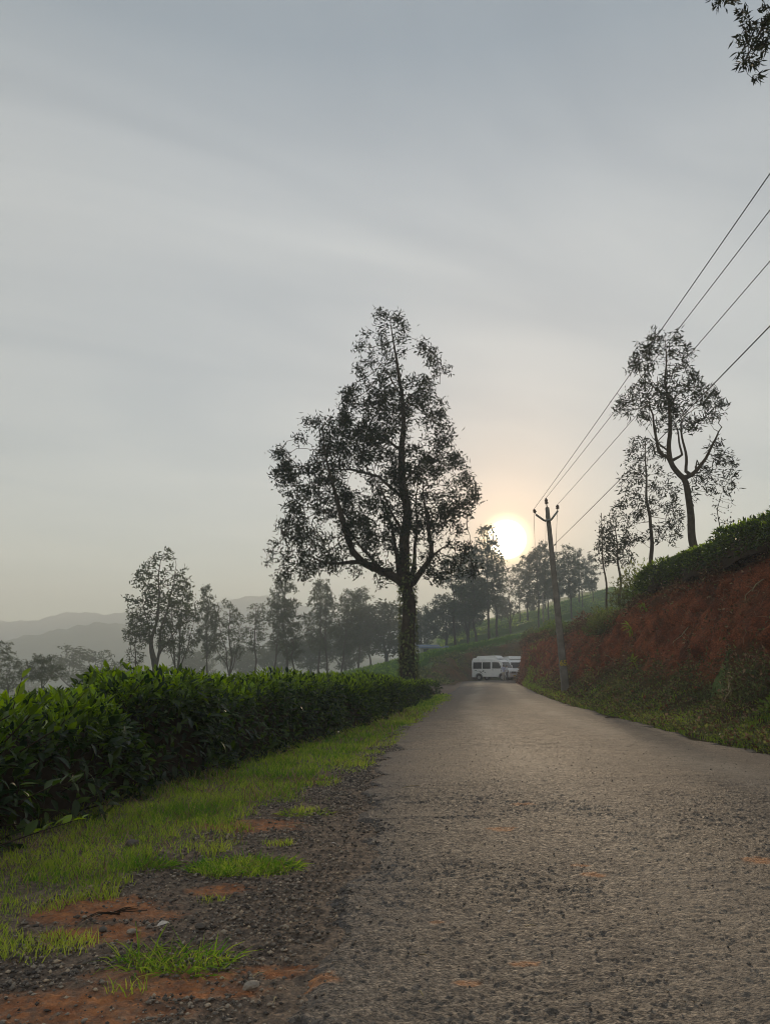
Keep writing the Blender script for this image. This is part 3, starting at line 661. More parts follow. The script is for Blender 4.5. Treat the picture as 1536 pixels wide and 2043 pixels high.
leaf_meshes()
def tea_bush(label, c, L_, Dp, Hh, rz, nl, ll, seed, singles=0, group='tea bushes of the roadside hedge', mat='tea_leaf', name='tea_bush', lowfill=.5, zoff=0.0, flush=.85, stems=40, simple=False):
    g = rng(seed); root = empty(name, c, rz); tag(root, label, 'tea bush', group)
    lump = lambda p: 1+.5*(fbm(p[:, 0]*1.4+seed, p[:, 1]*1.4, p[:, 2]*1.4, 3, seed)-.5)
    P, Nn = hull(nl*2, g, L_, Dp, Hh); hr = P[:, 2]/Hh
    k = g.uniform(0, 1, len(P)) < np.where(hr > .72, 1, lowfill*(.4+.6*hr)*(.35+1.3*smooth(.35, .65, fbm(P[:, 1]*1.8, P[:, 2]*1.8, P[:, 0], 3, seed+1))))
    P, Nn, hr = P[k][:nl], Nn[k][:nl], hr[k][:nl]; n = len(P)
    inset = g.uniform(0, 1, n)**1.6*.24; P = P*(lump(P)-inset)[:, None]; P[:, 2] = np.maximum(P[:, 2], .03)
    topk = smooth(.7, .95, hr)
    D = unit(Nn*.7+g.normal(0, .55, (n, 3))+np.array([[0, 0, 1]])*(topk*.55-(1-topk)*.25)[:, None])
    U = unit(Nn*.6+np.array([[0, 0, 1]])*.9+g.normal(0, .35, (n, 3)))
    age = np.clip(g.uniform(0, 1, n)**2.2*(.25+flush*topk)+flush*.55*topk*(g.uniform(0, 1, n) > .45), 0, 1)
    Ln = ll*g.uniform(.55, 1.15, n)*(1-.25*age); Wd = Ln*g.uniform(.34, .46, n)
    # upright flush shoots standing above the plucking table
    if singles:
        Mw = np.array(Matrix.Rotation(rz, 3, 'Z')); W = P@Mw.T+np.array(c); eye = np.array((0, 0, CAMZ)); dv = W-eye; dist = np.linalg.norm(dv, axis=1)
        facing = ((Nn@Mw.T)*unit(dv)).sum(1) < .15; score = np.where(facing, Ln/dist, 0)*(1+.6*(hr > .55)); pick = np.argsort(-score)[:singles]
        for i in pick:
            d = D[i]; sx = unit(np.cross(d, U[i])); uz = np.cross(sx, d); a = float(age[i]); mi = min(7, int(np.searchsorted([.05, .11, .2, .32, .48, .65, .85], a)))
            M = Matrix((( sx[0], d[0], uz[0], P[i, 0]), (sx[1], d[1], uz[1], P[i, 1]), (sx[2], d[2], uz[2], P[i, 2]), (0, 0, 0, 1))) @ Matrix.Diagonal((Ln[i], Ln[i], Ln[i], 1))
            o = bpy.data.objects.new('leaf', LEAFMESH[mi]); COL.objects.link(o); o.parent = root; o.matrix_basis = M
        m = np.ones(n, bool); m[pick] = False; P, D, U, Ln, Wd, age = P[m], D[m], U[m], Ln[m], Wd[m], age[m]; n = len(P)
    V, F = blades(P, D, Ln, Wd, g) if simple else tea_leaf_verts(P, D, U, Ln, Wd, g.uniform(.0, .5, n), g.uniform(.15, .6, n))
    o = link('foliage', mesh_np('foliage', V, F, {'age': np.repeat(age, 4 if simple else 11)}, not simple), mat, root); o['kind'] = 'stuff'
    # woody inside
    th, ph = np.meshgrid(np.linspace(0, 2*math.pi, 25), np.linspace(0, math.pi/2, 9)); q = np.stack([np.cos(th)*np.cos(ph), np.sin(th)*np.cos(ph), np.sin(ph)], -1).reshape(-1, 3)
    q = q/(np.abs(q)**2.6).sum(1, keepdims=True)**(1/2.6); q = q*np.array([[Dp*.5, L_*.5, Hh]])*np.array([[.62, .74, .72]]); q = q*lump(q)[:, None]; q[:, 2] -= .02
    link('core', mesh_np('core', q, grid_faces(9, 25)), 'twig', root)
    p0 = np.stack([g.uniform(-.25, .25, stems)*Dp, g.uniform(-.42, .42, stems)*L_, np.zeros(stems)], 1); e_, _ = hull(stems, g, L_, Dp, Hh); e_ *= g.uniform(.8, 1.02, (stems, 1))
    mid = (p0+e_)*.5+g.normal(0, .06, (stems, 3)); V, F = tubes(np.vstack([p0, mid]), np.vstack([mid, e_]), np.concatenate([np.full(stems, .014), np.full(stems, .009)]), np.concatenate([np.full(stems, .009), np.full(stems, .003)]), 4)
    link('stems', mesh_np('stems', V, F), 'twig', root)
    return root
def hb(y0, y1, dep): 
    ym = (y0+y1)/2; xa, xb = hedge_x(y0), hedge_x(y1); rz = -math.atan2(xb-xa, y1-y0); return (float((xa+xb)/2-dep/2*math.cos(rz)), ym, 0.0), math.hypot(xb-xa, y1-y0), rz
for y0, y1, dep, hh, nl, ll, sg, lab, lf in (
    (3.2, 5.3, 1.9, .66, 2400, .125, 120, 'nearest tea bush at the picture edge with long loose shoots', .9),
    (5.0, 7.5, 1.7, .83, 3600, .12, 170, 'tea bush between the nearest one and the tallest one', .5),
    (7.2, 9.2, 1.6, 1.08, 4000, .115, 200, 'tallest big tea bush of the hedge with dark hollow front', .45),
    (8.9, 11.7, 2.0, 1.0, 4200, .115, 130, 'tea bush just behind the tallest one, leafy down to the grass', 1.0),
    (11.4, 15.2, 2.0, 1.04, 5000, .115, 0, 'tea bush in mid hedge, third past the tallest one', .75),
    (14.9, 19.2, 2.0, .93, 5000, .12, 0, 'tea bush in the hedge where the grass strip narrows', .75),
    (19.0, 24.0, 2.0, 1.0, 5000, .13, 0, 'tea bush of the hedge in front of the big tree, near side', .7),
    (23.8, 29.3, 2.0, .86, 4600, .125, 0, 'tea bush of the hedge directly before the ivy-clad trunk', .7),
    (29.2, 35.0, 2.0, .74, 3600, .14, 0, 'low tea bush at the far end of the hedge by the road', .7),
    (38.5, 43.0, 2.2, .75, 1400, .16, 0, 'separate round tea bush left of the white van', .7)):
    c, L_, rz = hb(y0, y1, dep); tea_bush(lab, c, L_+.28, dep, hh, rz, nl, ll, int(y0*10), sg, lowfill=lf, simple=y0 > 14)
# second row behind the hedge, only its top shows
for y0, y1, hh, lab in ((12, 19, 1.0, 'tea bush of the second row showing over mid hedge'), (19, 28, 1.0, 'tea bush of the second row left of the big trunk')):
    c, L_, rz = hb(y0, y1, 2.0); tea_bush(lab, (c[0]-2.1, c[1], -.12), L_, 2.2, hh, rz, 2600, .12, int(y0*10)+3, 0, 'second tea row behind the hedge', lowfill=.2, simple=True)
# loose shoots leaning out of the near bushes
def shoot(p0, p1, nleaf, ll, label, seed, young=.5):
    g = rng(seed); p0, p1 = np.array(p0, float), np.array(p1, float); root = empty('tea_shoot', p0); tag(root, label, 'shoot', 'long tea shoots')
    d = p1-p0; mid = d*.5+g.normal(0, .02, 3)-np.array([0, 0, .02]); V, F = sweep(np.array([(0, 0, 0), mid, d]), [.004, .003, .0015], 5); link('stem', mesh_np('stem', V, F), 'twig', root)
    for i in range(nleaf):
        t_ = .25+.75*(i+1)/nleaf; P = mid*2*t_*(1-t_)*1.0+d*t_*t_+mid*0 if False else (2*t_*(1-t_)*(2*mid-.5*d)+t_*t_*d)
        sd_ = unit(np.cross(d, (0, 0, 1)))*(1 if i % 2 else -1); D = unit(unit(d)*(.5+.5*t_)+sd_*(1-.4*t_)+np.array((0, 0, .35))+g.normal(0, .15, 3)); U = unit(np.array((0, 0, 1.))+g.normal(0, .3, 3))
        sx = unit(np.cross(D, U)); uz = np.cross(sx, D); s_ = ll*(1.05-.45*t_)*g.uniform(.85, 1.15); mi = int(np.clip(round(1+5.5*young*t_+g.uniform(-1, 1)), 0, 7))
        M = Matrix(((sx[0], D[0], uz[0], P[0]), (sx[1], D[1], uz[1], P[1]), (sx[2], D[2], uz[2], P[2]), (0, 0, 0, 1))) @ Matrix.Diagonal((s_, s_, s_, 1))
        o = bpy.data.objects.new('leaf', LEAFMESH[mi]); COL.objects.link(o); o.parent = root; o.matrix_basis = M
shoot(at(-20, 1450, 4.0), at(45, 1352, 4.05), 7, .13, 'upright tea shoot with bright leaves at the picture edge', 201, 1.0)
shoot(at(40, 1500, 4.0), at(178, 1368, 4.1), 9, .10, 'pale-leaved tea shoot leaning out beside the upright one', 202, .4)
shoot(at(-10, 1690, 4.0), at(165, 1632, 4.25), 7, .12, 'low tea shoot lying just above the grass with two bright leaves', 203, 1.0)
shoot(at(10, 1480, 3.9), at(90, 1400, 4.0), 6, .12, 'short tea shoot with broad grey-green leaves under the upright one', 204, .2)
shoot(at(40, 1600, 4.2), at(150, 1560, 4.3), 5, .13, 'shaded drooping tea shoot low in the dark bush front', 205, .05)

# ---- tea along the top of the red bank
for i, (s0, s1, u0, hh, lab) in enumerate(((9.5, 13.0, 3.6, 1.0, 'tea bush on top of the bank at the picture edge'), (12.7, 16.2, 3.4, 1.0, 'leafy tea bush overhanging the bank, second from the picture edge'), (16.0, 19.8, 3.3, .95, 'tea bush on the bank below the thick forked tree'), (19.6, 23.5, 3.3, .9, 'tea bush on the bank between the forked tree and the thin tree'), (23.3, 27.2, 3.3, .85, 'tea bush at the end of the bank-top hedge'))):
    sm_ = (s0+s1)/2; x, y = rp(sm_, HW+u0); xa, ya = rp(s0, HW+u0); xb, yb = rp(s1, HW+u0)
    tea_bush(lab, (float(x), float(y), float(bankz(u0, sm_))-.12), s1-s0+.5, 2.3, hh, -math.atan2(xb-xa, yb-ya)+math.pi, 4800, .12, 300+i, 0, 'tea bushes along the top of the red bank', lowfill=1.0, flush=.95, simple=s0 > 15)
def shrub(label, c, rx, ry, h, n, ll, seed, mat='weed_leaf', group='shrubs on the red bank', name='shrub'):
    g = rng(seed); root = empty(name, c); tag(root, label, 'shrub', group)
    q = unit(g.normal(size=(n, 3))); q[:, 2] = np.abs(q[:, 2]); rr = g.uniform(0, 1, n)**.4
    P = q*rr[:, None]*np.array([[rx, ry, h]]); P *= (1+.8*(fbm(q[:, 0]*2+seed, q[:, 1]*2, q[:, 2]*2, 3, seed)-.5))[:, None]
    D = unit(q*.8+g.normal(0, .6, (n, 3))+np.array([[0, 0, .25]])); Ln = ll*g.uniform(.5, 1.2, n)
    V, F = tea_leaf_verts(P, D, unit(np.array([[0, 0, 1.]])+g.normal(0, .5, (n, 3))), Ln, Ln*.4, g.uniform(0, .5, n), .3)
    o = link('foliage', mesh_np('foliage', V, F, {'age': np.repeat(np.clip(g.uniform(0, 1, n)*(.3+.8*rr*q[:, 2]), 0, 1), 11)}), mat, root); o['kind'] = 'stuff'
    m = 30; e_ = P[g.integers(0, n, m)]; V, F = tubes(np.zeros((m, 3))+g.normal(0, .05, (m, 3))*np.array([1, 1, 0]), e_, np.full(m, .012), np.full(m, .004), 4); link('stems', mesh_np('stems', V, F), 'twig', root)
    return root
def on_bank(s, u): x, y, z = bank_pt(np.array([s]), np.array([u])); return (float(x[0]), float(y[0]), float(z[0])-.05)
for s, u, rx, ry, h, n, ll, mat, lab in (
    (29.5, 2.6, 1.0, 1.6, 1.5, 1900, .13, 'weed_leaf', 'dark leafy shrub hanging over the bank beyond the tea hedge'),
    (32.5, 2.2, .9, 1.5, 1.1, 1600, .13, 'weed_leaf', 'rounded dark shrub lower on the bank, next to the leaning pole'),
    (28.3, 3.2, .6, .9, 1.3, 900, .13, 'bright_leaf', 'yellow-green bush standing up at the end of the tea hedge'),
    (36.5, 2.6, 1.0, 1.8, .8, 1300, .13, 'bright_leaf', 'yellowish shrub on the bank directly behind the pole'),
    (42, 2.7, 1.1, 2.5, .8, 1500, .15, 'dry_stem', 'brown dry shrub on the bank top past the pole'),
    (50, 2.6, 1.1, 3.0, .8, 1500, .16, 'weed_leaf', 'olive shrub on the bank top halfway to the vans'),
    (60, 2.5, 1.1, 3.2, .9, 1500, .18, 'bright_leaf', 'yellow-green shrub on the bank top near the vans'),
    (72, 1.9, 1.2, 3.2, 1.0, 1500, .2, 'weed_leaf', 'shrub capping the corner of the bank above the vans'),
    (12.4, .75, .5, .6, .38, 900, .085, 'bright_leaf', 'low green weed clump at the bank foot, nearest to the road edge'),
    (11.0, 1.35, .5, .7, .4, 900, .085, 'bright_leaf', 'green weed clump on the bank slope at the picture edge'),
    (13.9, .95, .45, .6, .35, 800, .07, 'weed_leaf', 'green weed clump on the lower bank, second along from the picture edge'),
    (17.5, .9, .5, .9, .35, 900, .07, 'weed_leaf', 'low weed clump on the mid lower bank'),
    (22, .9, .5, 1.1, .4, 900, .08, 'weed_leaf', 'low olive weed clump on the bank foot before the pole')):
    shrub(lab, on_bank(s, u), rx, ry, h, n, ll, int(s*10), mat)
# small yellow-leaved saplings on the bank face
for px, py, s, u, lab in ((0, 0, 25.6, 2.15, 'sapling with long yellow-green leaves high on the red face'), (0, 0, 24.6, 1.9, 'small yellow-green seedling on the red face below the sapling'), (0, 0, 23.0, 1.35, 'pale yellow weed in the middle of the red face')):
    g = rng(int(s*7)); c = on_bank(s, u); root = empty('sapling', c); tag(root, lab, 'sapling', 'pale saplings on the bank face'); m = 16; top = np.array((-.35, -.15, .55))
    V, F = sweep(np.array([(0, 0, 0), (-.18, -.05, .2), top]), [.012, .009, .004], 5); link('stem', mesh_np('stem', V, F), 'twig', root)
    t_ = g.uniform(.5, 1, m); P = top[None]*t_[:, None]; D = unit(g.normal(size=(m, 3))+np.array([[-.5, -.4, .5]]))
    V, F = tea_leaf_verts(P, D, unit(np.array([[0, 0, 1.]])+g.normal(0, .3, (m, 3))), .24*g.uniform(.6, 1.1, m), .07, .5, .3); link('foliage', mesh_np('foliage', V, F, {'age': np.full(len(V), .9)}, True), 'bright_leaf', root)
# ---- tangled undergrowth over the bank
n = 150000; s = 7.5+g.uniform(0, 1, n)**1.6*72; u = g.uniform(.1, 3.1, n); h_ = bankz(u, s)/(3.6*crest(s))
dn = np.clip(GREEN(s, h_)*.9+.10+.5*smooth(.56, .72, fbm(s*.9, u*1.6, 0, 4, 95)), 0, 1)*smooth(.28, .5, fbm(s*2.3, u*3.3, 0, 3, 97)+.12)
k = g.uniform(0, 1, n) < dn; s, u, h_ = s[k], u[k], h_[k]; n = len(s); X, Y, Z = bank_pt(s, u)
sc = 1+s/28; P = np.stack([X-g.uniform(0, .16, n), Y-g.uniform(-.05, .05, n), Z+g.uniform(-.02, .13, n)], 1)
D = unit(g.normal(size=(n, 3))+np.array([[-.6, -.3, .25]])); Ln = .042*sc*g.uniform(.5, 1.4, n)
V, F = blades(P, D, Ln, Ln*g.uniform(.35, .6, n), g)
green = g.uniform(0, 1, n) < np.clip(smooth(.75, .2, h_)*.55*smooth(50, 20, s)+.12, 0, 1)
vk = np.repeat(green, 4); ga = np.repeat(np.where(g.uniform(0, 1, n) < .3, g.uniform(.6, 1, n), g.uniform(0, .35, n)), 4)
def submesh(V, F, keep):  # faces whose vertices are kept
    idx = np.cumsum(keep)-1; return V[keep], idx[F[keep[F[:, 0]]]]
for kp, mat, lab, nm in ((vk, 'weed_leaf', 'tangled small green weeds covering the lower bank', 'undergrowth'), (~vk, 'dry_stem', 'withered brown weeds on the red face of the bank', 'undergrowth')):
    V_, F_ = submesh(V, F, kp); o = link(nm, mesh_np(nm, V_, F_, {'age': ga[kp]}), mat); tag(o, lab, 'undergrowth', kind='stuff')
n = 17000; s = 8+g.uniform(0, 1, n)**1.5*70; u = g.uniform(.3, 3.2, n); k = g.uniform(0, 1, n) < .25+.75*smooth(.5, .65, fbm(s*.8, u*1.4, 0, 3, 99)); s, u = s[k], u[k]; n = len(s); X, Y, Z = bank_pt(s, u); P = np.stack([X, Y, Z], 1)
D = unit(g.normal(size=(n, 3))+np.array([[-.7, -.3, .1]])); Ln = g.uniform(.08, .32, n)[:, None]; M_ = P+D*Ln*.5+g.normal(0, .02, (n, 3)); E_ = P+D*Ln+g.normal(0, .03, (n, 3))-np.array([[0, 0, .06]])
V, F = tubes(np.vstack([P, M_]), np.vstack([M_, E_]), np.full(2*n, .0028)*np.tile(1+s/30, 2), np.full(2*n, .0018)*np.tile(1+s/30, 2), 3)
o = link('dry_stalks', mesh_np('dry_stalks', V, F, {'age': np.repeat(g.uniform(0, 1, 2*n), 6)}), 'dry_stem'); tag(o, 'thin dry stalks and rootlets hanging on the bank', 'dry stalks', kind='stuff')
# weeds on the outer cut behind the vans
n = 16000; s = g.uniform(64, 112, n); v = g.uniform(.6, 4.8, n); x, y = rp(s, -(HW+.4+v)); xe, ye = rp(s, -(HW+4.8)); z = back_hill(xe, ye)*smooth(62, 90, ye)*smooth(.4, 3.0, v)+.05
k = g.uniform(0, 1, n) < smooth(.35, .6, fbm(s*.5, v*.8, 0, 4, 103)); x, y, z = x[k], y[k], z[k]; n = len(x)
P = np.stack([x, y, z+g.uniform(0, .35, n)], 1); Ln = .26*g.uniform(.5, 1.4, n); V, F = blades(P, unit(g.normal(size=(n, 3))+np.array([[.2, -.6, .3]])), Ln, Ln*.5, g)
o = link('undergrowth', mesh_np('outer_weeds', V, F, {'age': np.repeat(g.uniform(0, 1, n), 4)}), 'weed_leaf'); tag(o, 'olive weeds on the cut slope behind the white vans', 'undergrowth', kind='stuff')

# ---- clipped tea rows on the far slopes
def tea_row(label, pts, wid, hh, ll, seed, group, dens=14):
    """a clipped row following the plan points pts, its foot on the land"""
    g = rng(seed); P = np.array(pts, float); d = np.concatenate([[0], np.cumsum(np.hypot(*np.diff(P, axis=0).T))]); m = max(8, int(d[-1]/.5)); tt = np.linspace(0, d[-1], m)
    x, y = np.interp(tt, d, P[:, 0]), np.interp(tt, d, P[:, 1]); T = unit(np.gradient(np.stack([x, y], 1), axis=0)); nx, ny = T[:, 1], -T[:, 0]
    prof = [(-.5, -.2), (-.5, .75), (-.36, .98), (0, 1.03), (.36, .98), (.5, .75), (.5, -.2)]
    root = empty(tea_row.name, (x[0], y[0], float(H(x[:1], y[:1])[0]))); o0 = np.array(root.location)
    gz = H(x, y); V = np.stack([np.stack([x+nx*a*wid, y+ny*a*wid, H(x+nx*a*wid, y+ny*a*wid)*.6+gz*.4+hh*b_], 1) for a, b_ in prof], 1)
    V = V+(fbm(V[..., 0]*.9, V[..., 1]*.9, V[..., 2]*.9, 3, seed)[..., None]-.5)*np.array([.3, .3, .38])
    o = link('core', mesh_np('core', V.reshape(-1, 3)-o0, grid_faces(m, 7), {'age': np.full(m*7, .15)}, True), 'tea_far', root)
    n = int(dens*d[-1]*(wid+hh)); i = g.integers(0, m-1, n); j = g.integers(0, 6, n); a, b_ = g.uniform(0, 1, (2, n, 1))
    Q = V[i, j]*(1-a)*(1-b_)+V[i+1, j]*a*(1-b_)+V[i, j+1]*(1-a)*b_+V[i+1, j+1]*a*b_; up = np.isin(j, (1, 2, 3, 4)); D = unit(g.normal(size=(n, 3))*.7+np.where(up[:, None], [[0, 0, 1.]], [[0, -.3, .2]]))
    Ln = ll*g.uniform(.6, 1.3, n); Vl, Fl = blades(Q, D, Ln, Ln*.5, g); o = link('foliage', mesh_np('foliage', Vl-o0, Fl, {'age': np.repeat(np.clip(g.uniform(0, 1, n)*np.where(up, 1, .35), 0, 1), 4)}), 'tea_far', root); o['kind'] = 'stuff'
    return tag(root, label, 'tea row', group)
tea_row.name = 'tea_row'
def off_line(s0, s1, v, k=14): return [tuple(float(q) for q in rp(s, -(HW+v))) for s in np.linspace(s0, s1, k)]
tea_row('clipped tea row along the edge of the cut behind the vans', off_line(60, 122, 5.6), 2.0, .95, .2, 401, 'clipped tea rows on the slope', 16)
for i, (v, lab) in enumerate(((8.4, 'second clipped tea row above the cut, right behind the edge row'), (11.4, 'third clipped tea row above the cut'), (14.8, 'fourth clipped tea row above the cut'), (18.6, 'fifth clipped tea row above the cut'))):
    tea_row(lab, off_line(56-2*i, 120, v), 2.3, .9, .26, 402+i, 'clipped tea rows on the slope', 9)
for i, (yy, lab) in enumerate(((142, 'lowest terrace tea row on the misty slope below the sun'), (149, 'second terrace tea row on the misty slope'), (157, 'third terrace tea row on the misty slope'), (166, 'fourth terrace tea row on the misty slope'), (176, 'fifth terrace tea row on the misty slope'), (187, 'highest terrace tea row on the misty slope'))):
    tea_row(lab, [(x, yy+.10*(x-20)) for x in np.linspace(10+.5*i, 56, 14)], 3.6, 1.0, .4, 420+i, 'terrace tea rows below the sun', 4)

n = 5200; s = 8+g.uniform(0, 1, n)**1.4*60; u = np.where(g.uniform(0, 1, n) < .45, g.uniform(.15, 1.1, n), g.uniform(.4, 2.9, n)); X, Y, Z = bank_pt(s, u); r = (.012+.05*g.uniform(0, 1, n)**4)*(1+s/60)
V, F, A = stones(X, Y, Z+r*.2, r, g); o = link('soil_clods', mesh_np('soil_clods', V, F, {'green': np.zeros(len(V))}), 'laterite'); tag(o, 'crumbled red earth clods fallen down the bank', 'soil clods', kind='stuff')
# dead sticks and a root stump on the bank face
for s_, u_, l_, rx, rz, lab in ((13.2, 2.0, 1.0, .25, 2.6, 'pale dead stick caught on the upper red face near the picture edge'), (14.6, 1.2, .8, -.5, 2.2, 'thin dead branch lying on the weeds in mid bank'), (16.5, 2.2, .7, -1.2, 2.9, 'short hanging root on the red face under the tea'), (20.5, 1.9, .9, -1.0, 2.7, 'dry root hanging on the red face between weeds'), (27.0, 1.6, 1.1, .3, 2.4, 'dry stick on the bank before the leaning pole')):
    c_ = on_bank(s_, u_); g = rng(int(s_*10)); d_ = np.array((math.cos(rz), math.sin(rz)*-1, math.sin(rx))); d_ = unit(d_)*l_; root = empty('dead_branch', (c_[0]-.12, c_[1]-.05, c_[2]+.1)); tag(root, lab, 'branch', 'dead sticks on the bank')
    P = np.array([d_*t_+g.normal(0, .03, 3) for t_ in np.linspace(-.4, .6, 6)]); V, F = sweep(P, np.linspace(.016, .005, 6), 6); link('stick', mesh_np('stick', V, F), 'straw', root)
    for k_ in (2, 3, 4): V, F = sweep(np.array([P[k_], P[k_]+g.normal(0, .12, 3), P[k_]+d_*.2+g.normal(0, .14, 3)]), [.006, .004, .002], 4); link('side_twig', mesh_np('side_twig', V, F), 'straw', root)
# ------------------------------------------------------------------ trees
def colonize(nodes, par, A, step, kill, iters=90, infl=1e9, g=None):
    nodes = [np.array(p, float) for p in nodes]; par = list(par); A = np.asarray(A, float)
    Np = np.array(nodes); d = np.linalg.norm(A[:, None]-Np[None], axis=2); near = d.argmin(1); dist = d[np.arange(len(A)), near]
    alive = np.ones(len(A), bool); used = {}
    for it in range(iters):
        m = alive & (dist < infl)
        if not m.any(): break
        ids = np.unique(near[m]); new = []
        acc = np.zeros((len(nodes), 3)); np.add.at(acc, near[m], unit(A[m]-Np[near[m]]))
        for i in ids:
            v = acc[i]; l_ = np.linalg.norm(v)
            if l_ < 1e-6: continue
            used[i] = used.get(i, 0)+1
            if used[i] > 3: alive[near == i] = False; continue
            new.append(Np[i]+step*(v/l_+g.normal(0, .12, 3))); par.append(int(i))
        if not new: break
        k0 = len(nodes); nodes += new; nw = np.array(new); Np = np.vstack([Np, nw])
        d2 = np.linalg.norm(A[:, None]-nw[None], axis=2); j = d2.argmin(1); dd = d2[np.arange(len(A)), j]; b_ = dd < dist; near = np.where(b_, k0+j, near); dist = np.where(b_, dd, dist)
        alive &= dist > kill
    return Np, np.array(par)
def pipe_radii(par, tip, ex=2.3):
    r = np.zeros(len(par)); kids = np.zeros(len(par), int)
    for i in range(len(par)-1, -1, -1):
        if kids[i] == 0: r[i] = tip**ex
        if par[i] >= 0: r[par[i]] += r[i]; kids[par[i]] += 1
    return r**(1/ex), kids
def densify(P, m):
    P = np.array(P, float); d = np.concatenate([[0], np.cumsum(np.linalg.norm(np.diff(P, axis=0), axis=1))]); t = np.linspace(0, d[-1], max(2, int(d[-1]/m)+1))
    return np.stack([np.interp(t, d, P[:, i]) for i in range(3)], 1)
def tree(name, label, base, limbs, A, step, kill, tip, rbase, leaf, group=None, cat='tree', seed=0, mat='oak_leaf', bark='bark', thin=.55, sides=6, extra_r=None):
    """limbs: list of (polyline, start_radius, end_radius) in world coordinates, the first is the trunk from the foot"""
    g = rng(seed); base = np.array(base, float); nodes, par, rmin = [], [], []
    for li, (P, ra, rb) in enumerate(limbs):
        Q = densify(P, step); wq = np.linspace(0, 1, len(Q)); ph_ = g.uniform(0, 50, 3); Q = Q+np.stack([vnoise(wq*len(Q)/4.5, ph_[c_], 0, 3)-.5 for c_ in range(3)], 1)*step*1.15*np.sin(wq*math.pi)[:, None]**.5*np.array([1, 1, .4]); rr = np.linspace(ra, rb, len(Q))
        if li == 0: k = -1; st = 0
        else: k = int(np.linalg.norm(np.array(nodes)-Q[0], axis=1).argmin()); st = 1
        for q, r_ in zip(Q[st:], rr[st:]): nodes.append(q); par.append(k); rmin.append(r_); k = len(nodes)-1
    nl = len(nodes)
    if A is not None and len(A): Np, par = colonize(nodes, par, A, step, kill, g=g)
    else: Np, par = np.array(nodes), np.array(par)
    r, kids = pipe_radii(par, tip); r[:nl] = np.maximum(r[:nl]*0, np.array(rmin))
    pr = np.where(par >= 0, r[np.maximum(par, 0)], r); r[nl:] = np.minimum(r[nl:], pr[nl:]*.85)
    root = empty(name, base); tag(root, label, cat, group)
    i = np.where(par >= 0)[0]; big = r[i] > rbase*.12
    Vs, Fs, off_ = [], [], 0
    for m, n_ in ((big, sides+3), (~big, 3 if tip < .02 else 4)):
        if not m.any(): continue
        j = i[m]; p0, p1 = Np[par[j]], Np[j]; dd = p1-p0; V, F = tubes(p0-dd*.12, p1+dd*.06, np.minimum(r[par[j]], r[j]*1.6), r[j], n_); Vs.append(V); Fs.append(F+off_); off_ += len(V)
    link('trunk', mesh_np('trunk', np.vstack(Vs)-base, np.vstack(Fs), smooth_=True), bark, root)
    if leaf:
        tips = np.where((kids == 0) | ((r < tip*1.7) & (g.uniform(0, 1, len(r)) < leaf.get('mid', .5))))[0]; tips = tips[tips >= nl]
        if 'keep' in leaf: tips = tips[leaf['keep'](Np[tips], g)]
        k = leaf['k']; C = np.repeat(Np[tips], k, 0); n = len(C); bd = np.repeat(unit(Np[tips]-Np[np.maximum(par[tips], 0)]), k, 0)
        D = unit(bd*leaf.get('fwd', .5)+unit(g.normal(size=(n, 3)))*1.0+np.array([[0, 0, leaf.get('up', .1)]])); C = C+g.normal(0, leaf.get('sp', .05), (n, 3))
        Ln = leaf['L']*g.uniform(.55, 1.2, n); V, F = blades(C, D, Ln, leaf['W']*g.uniform(.7, 1.3, n), g, leaf.get('curl', .4))
        o = link('crown', mesh_np('crown', V-base, F, {'age': np.repeat(g.uniform(0, 1, n)**1.5, 4)}), mat, root); o['kind'] = 'stuff'
    return root
def crown_points(prof, n, Y0, g, depth=.8, clump=.52, cs=1.1, zmin=None, axis=None):
    """points inside a crown whose outline is given as (py, left px, right px) at distance Y0"""
    pr = np.array(prof, float); out = []
    while len(out) < n:
        py = g.uniform(pr[0, 0], pr[-1, 0]); l_, r_ = np.interp(py, pr[:, 0], pr[:, 1]), np.interp(py, pr[:, 0], pr[:, 2]); px = g.uniform(l_, r_)
        if g.uniform() > (r_-l_)/(pr[:, 2]-pr[:, 1]).max(): continue
        hw = (r_-l_)/2; q = (px-(l_+r_)/2)/max(hw, 1); dm = depth*hw*Y0/FPX*math.sqrt(max(0, 1-q*q)); p = at(px, py, Y0); p = p+np.array((0, g.uniform(-dm, dm), 0))
        if float(fbm(p[0]/cs, p[1]/cs, p[2]/cs, 2, 7)) < clump-.12*g.uniform(): continue
        out.append(p)
    return np.array(out)
def pl(Y0, pts, dy=0.0):
    return np.array([at(a, b_, Y0)+np.array((0, dy*i/max(1, len(pts)-1), 0)) for i, (a, b_) in enumerate(pts)])

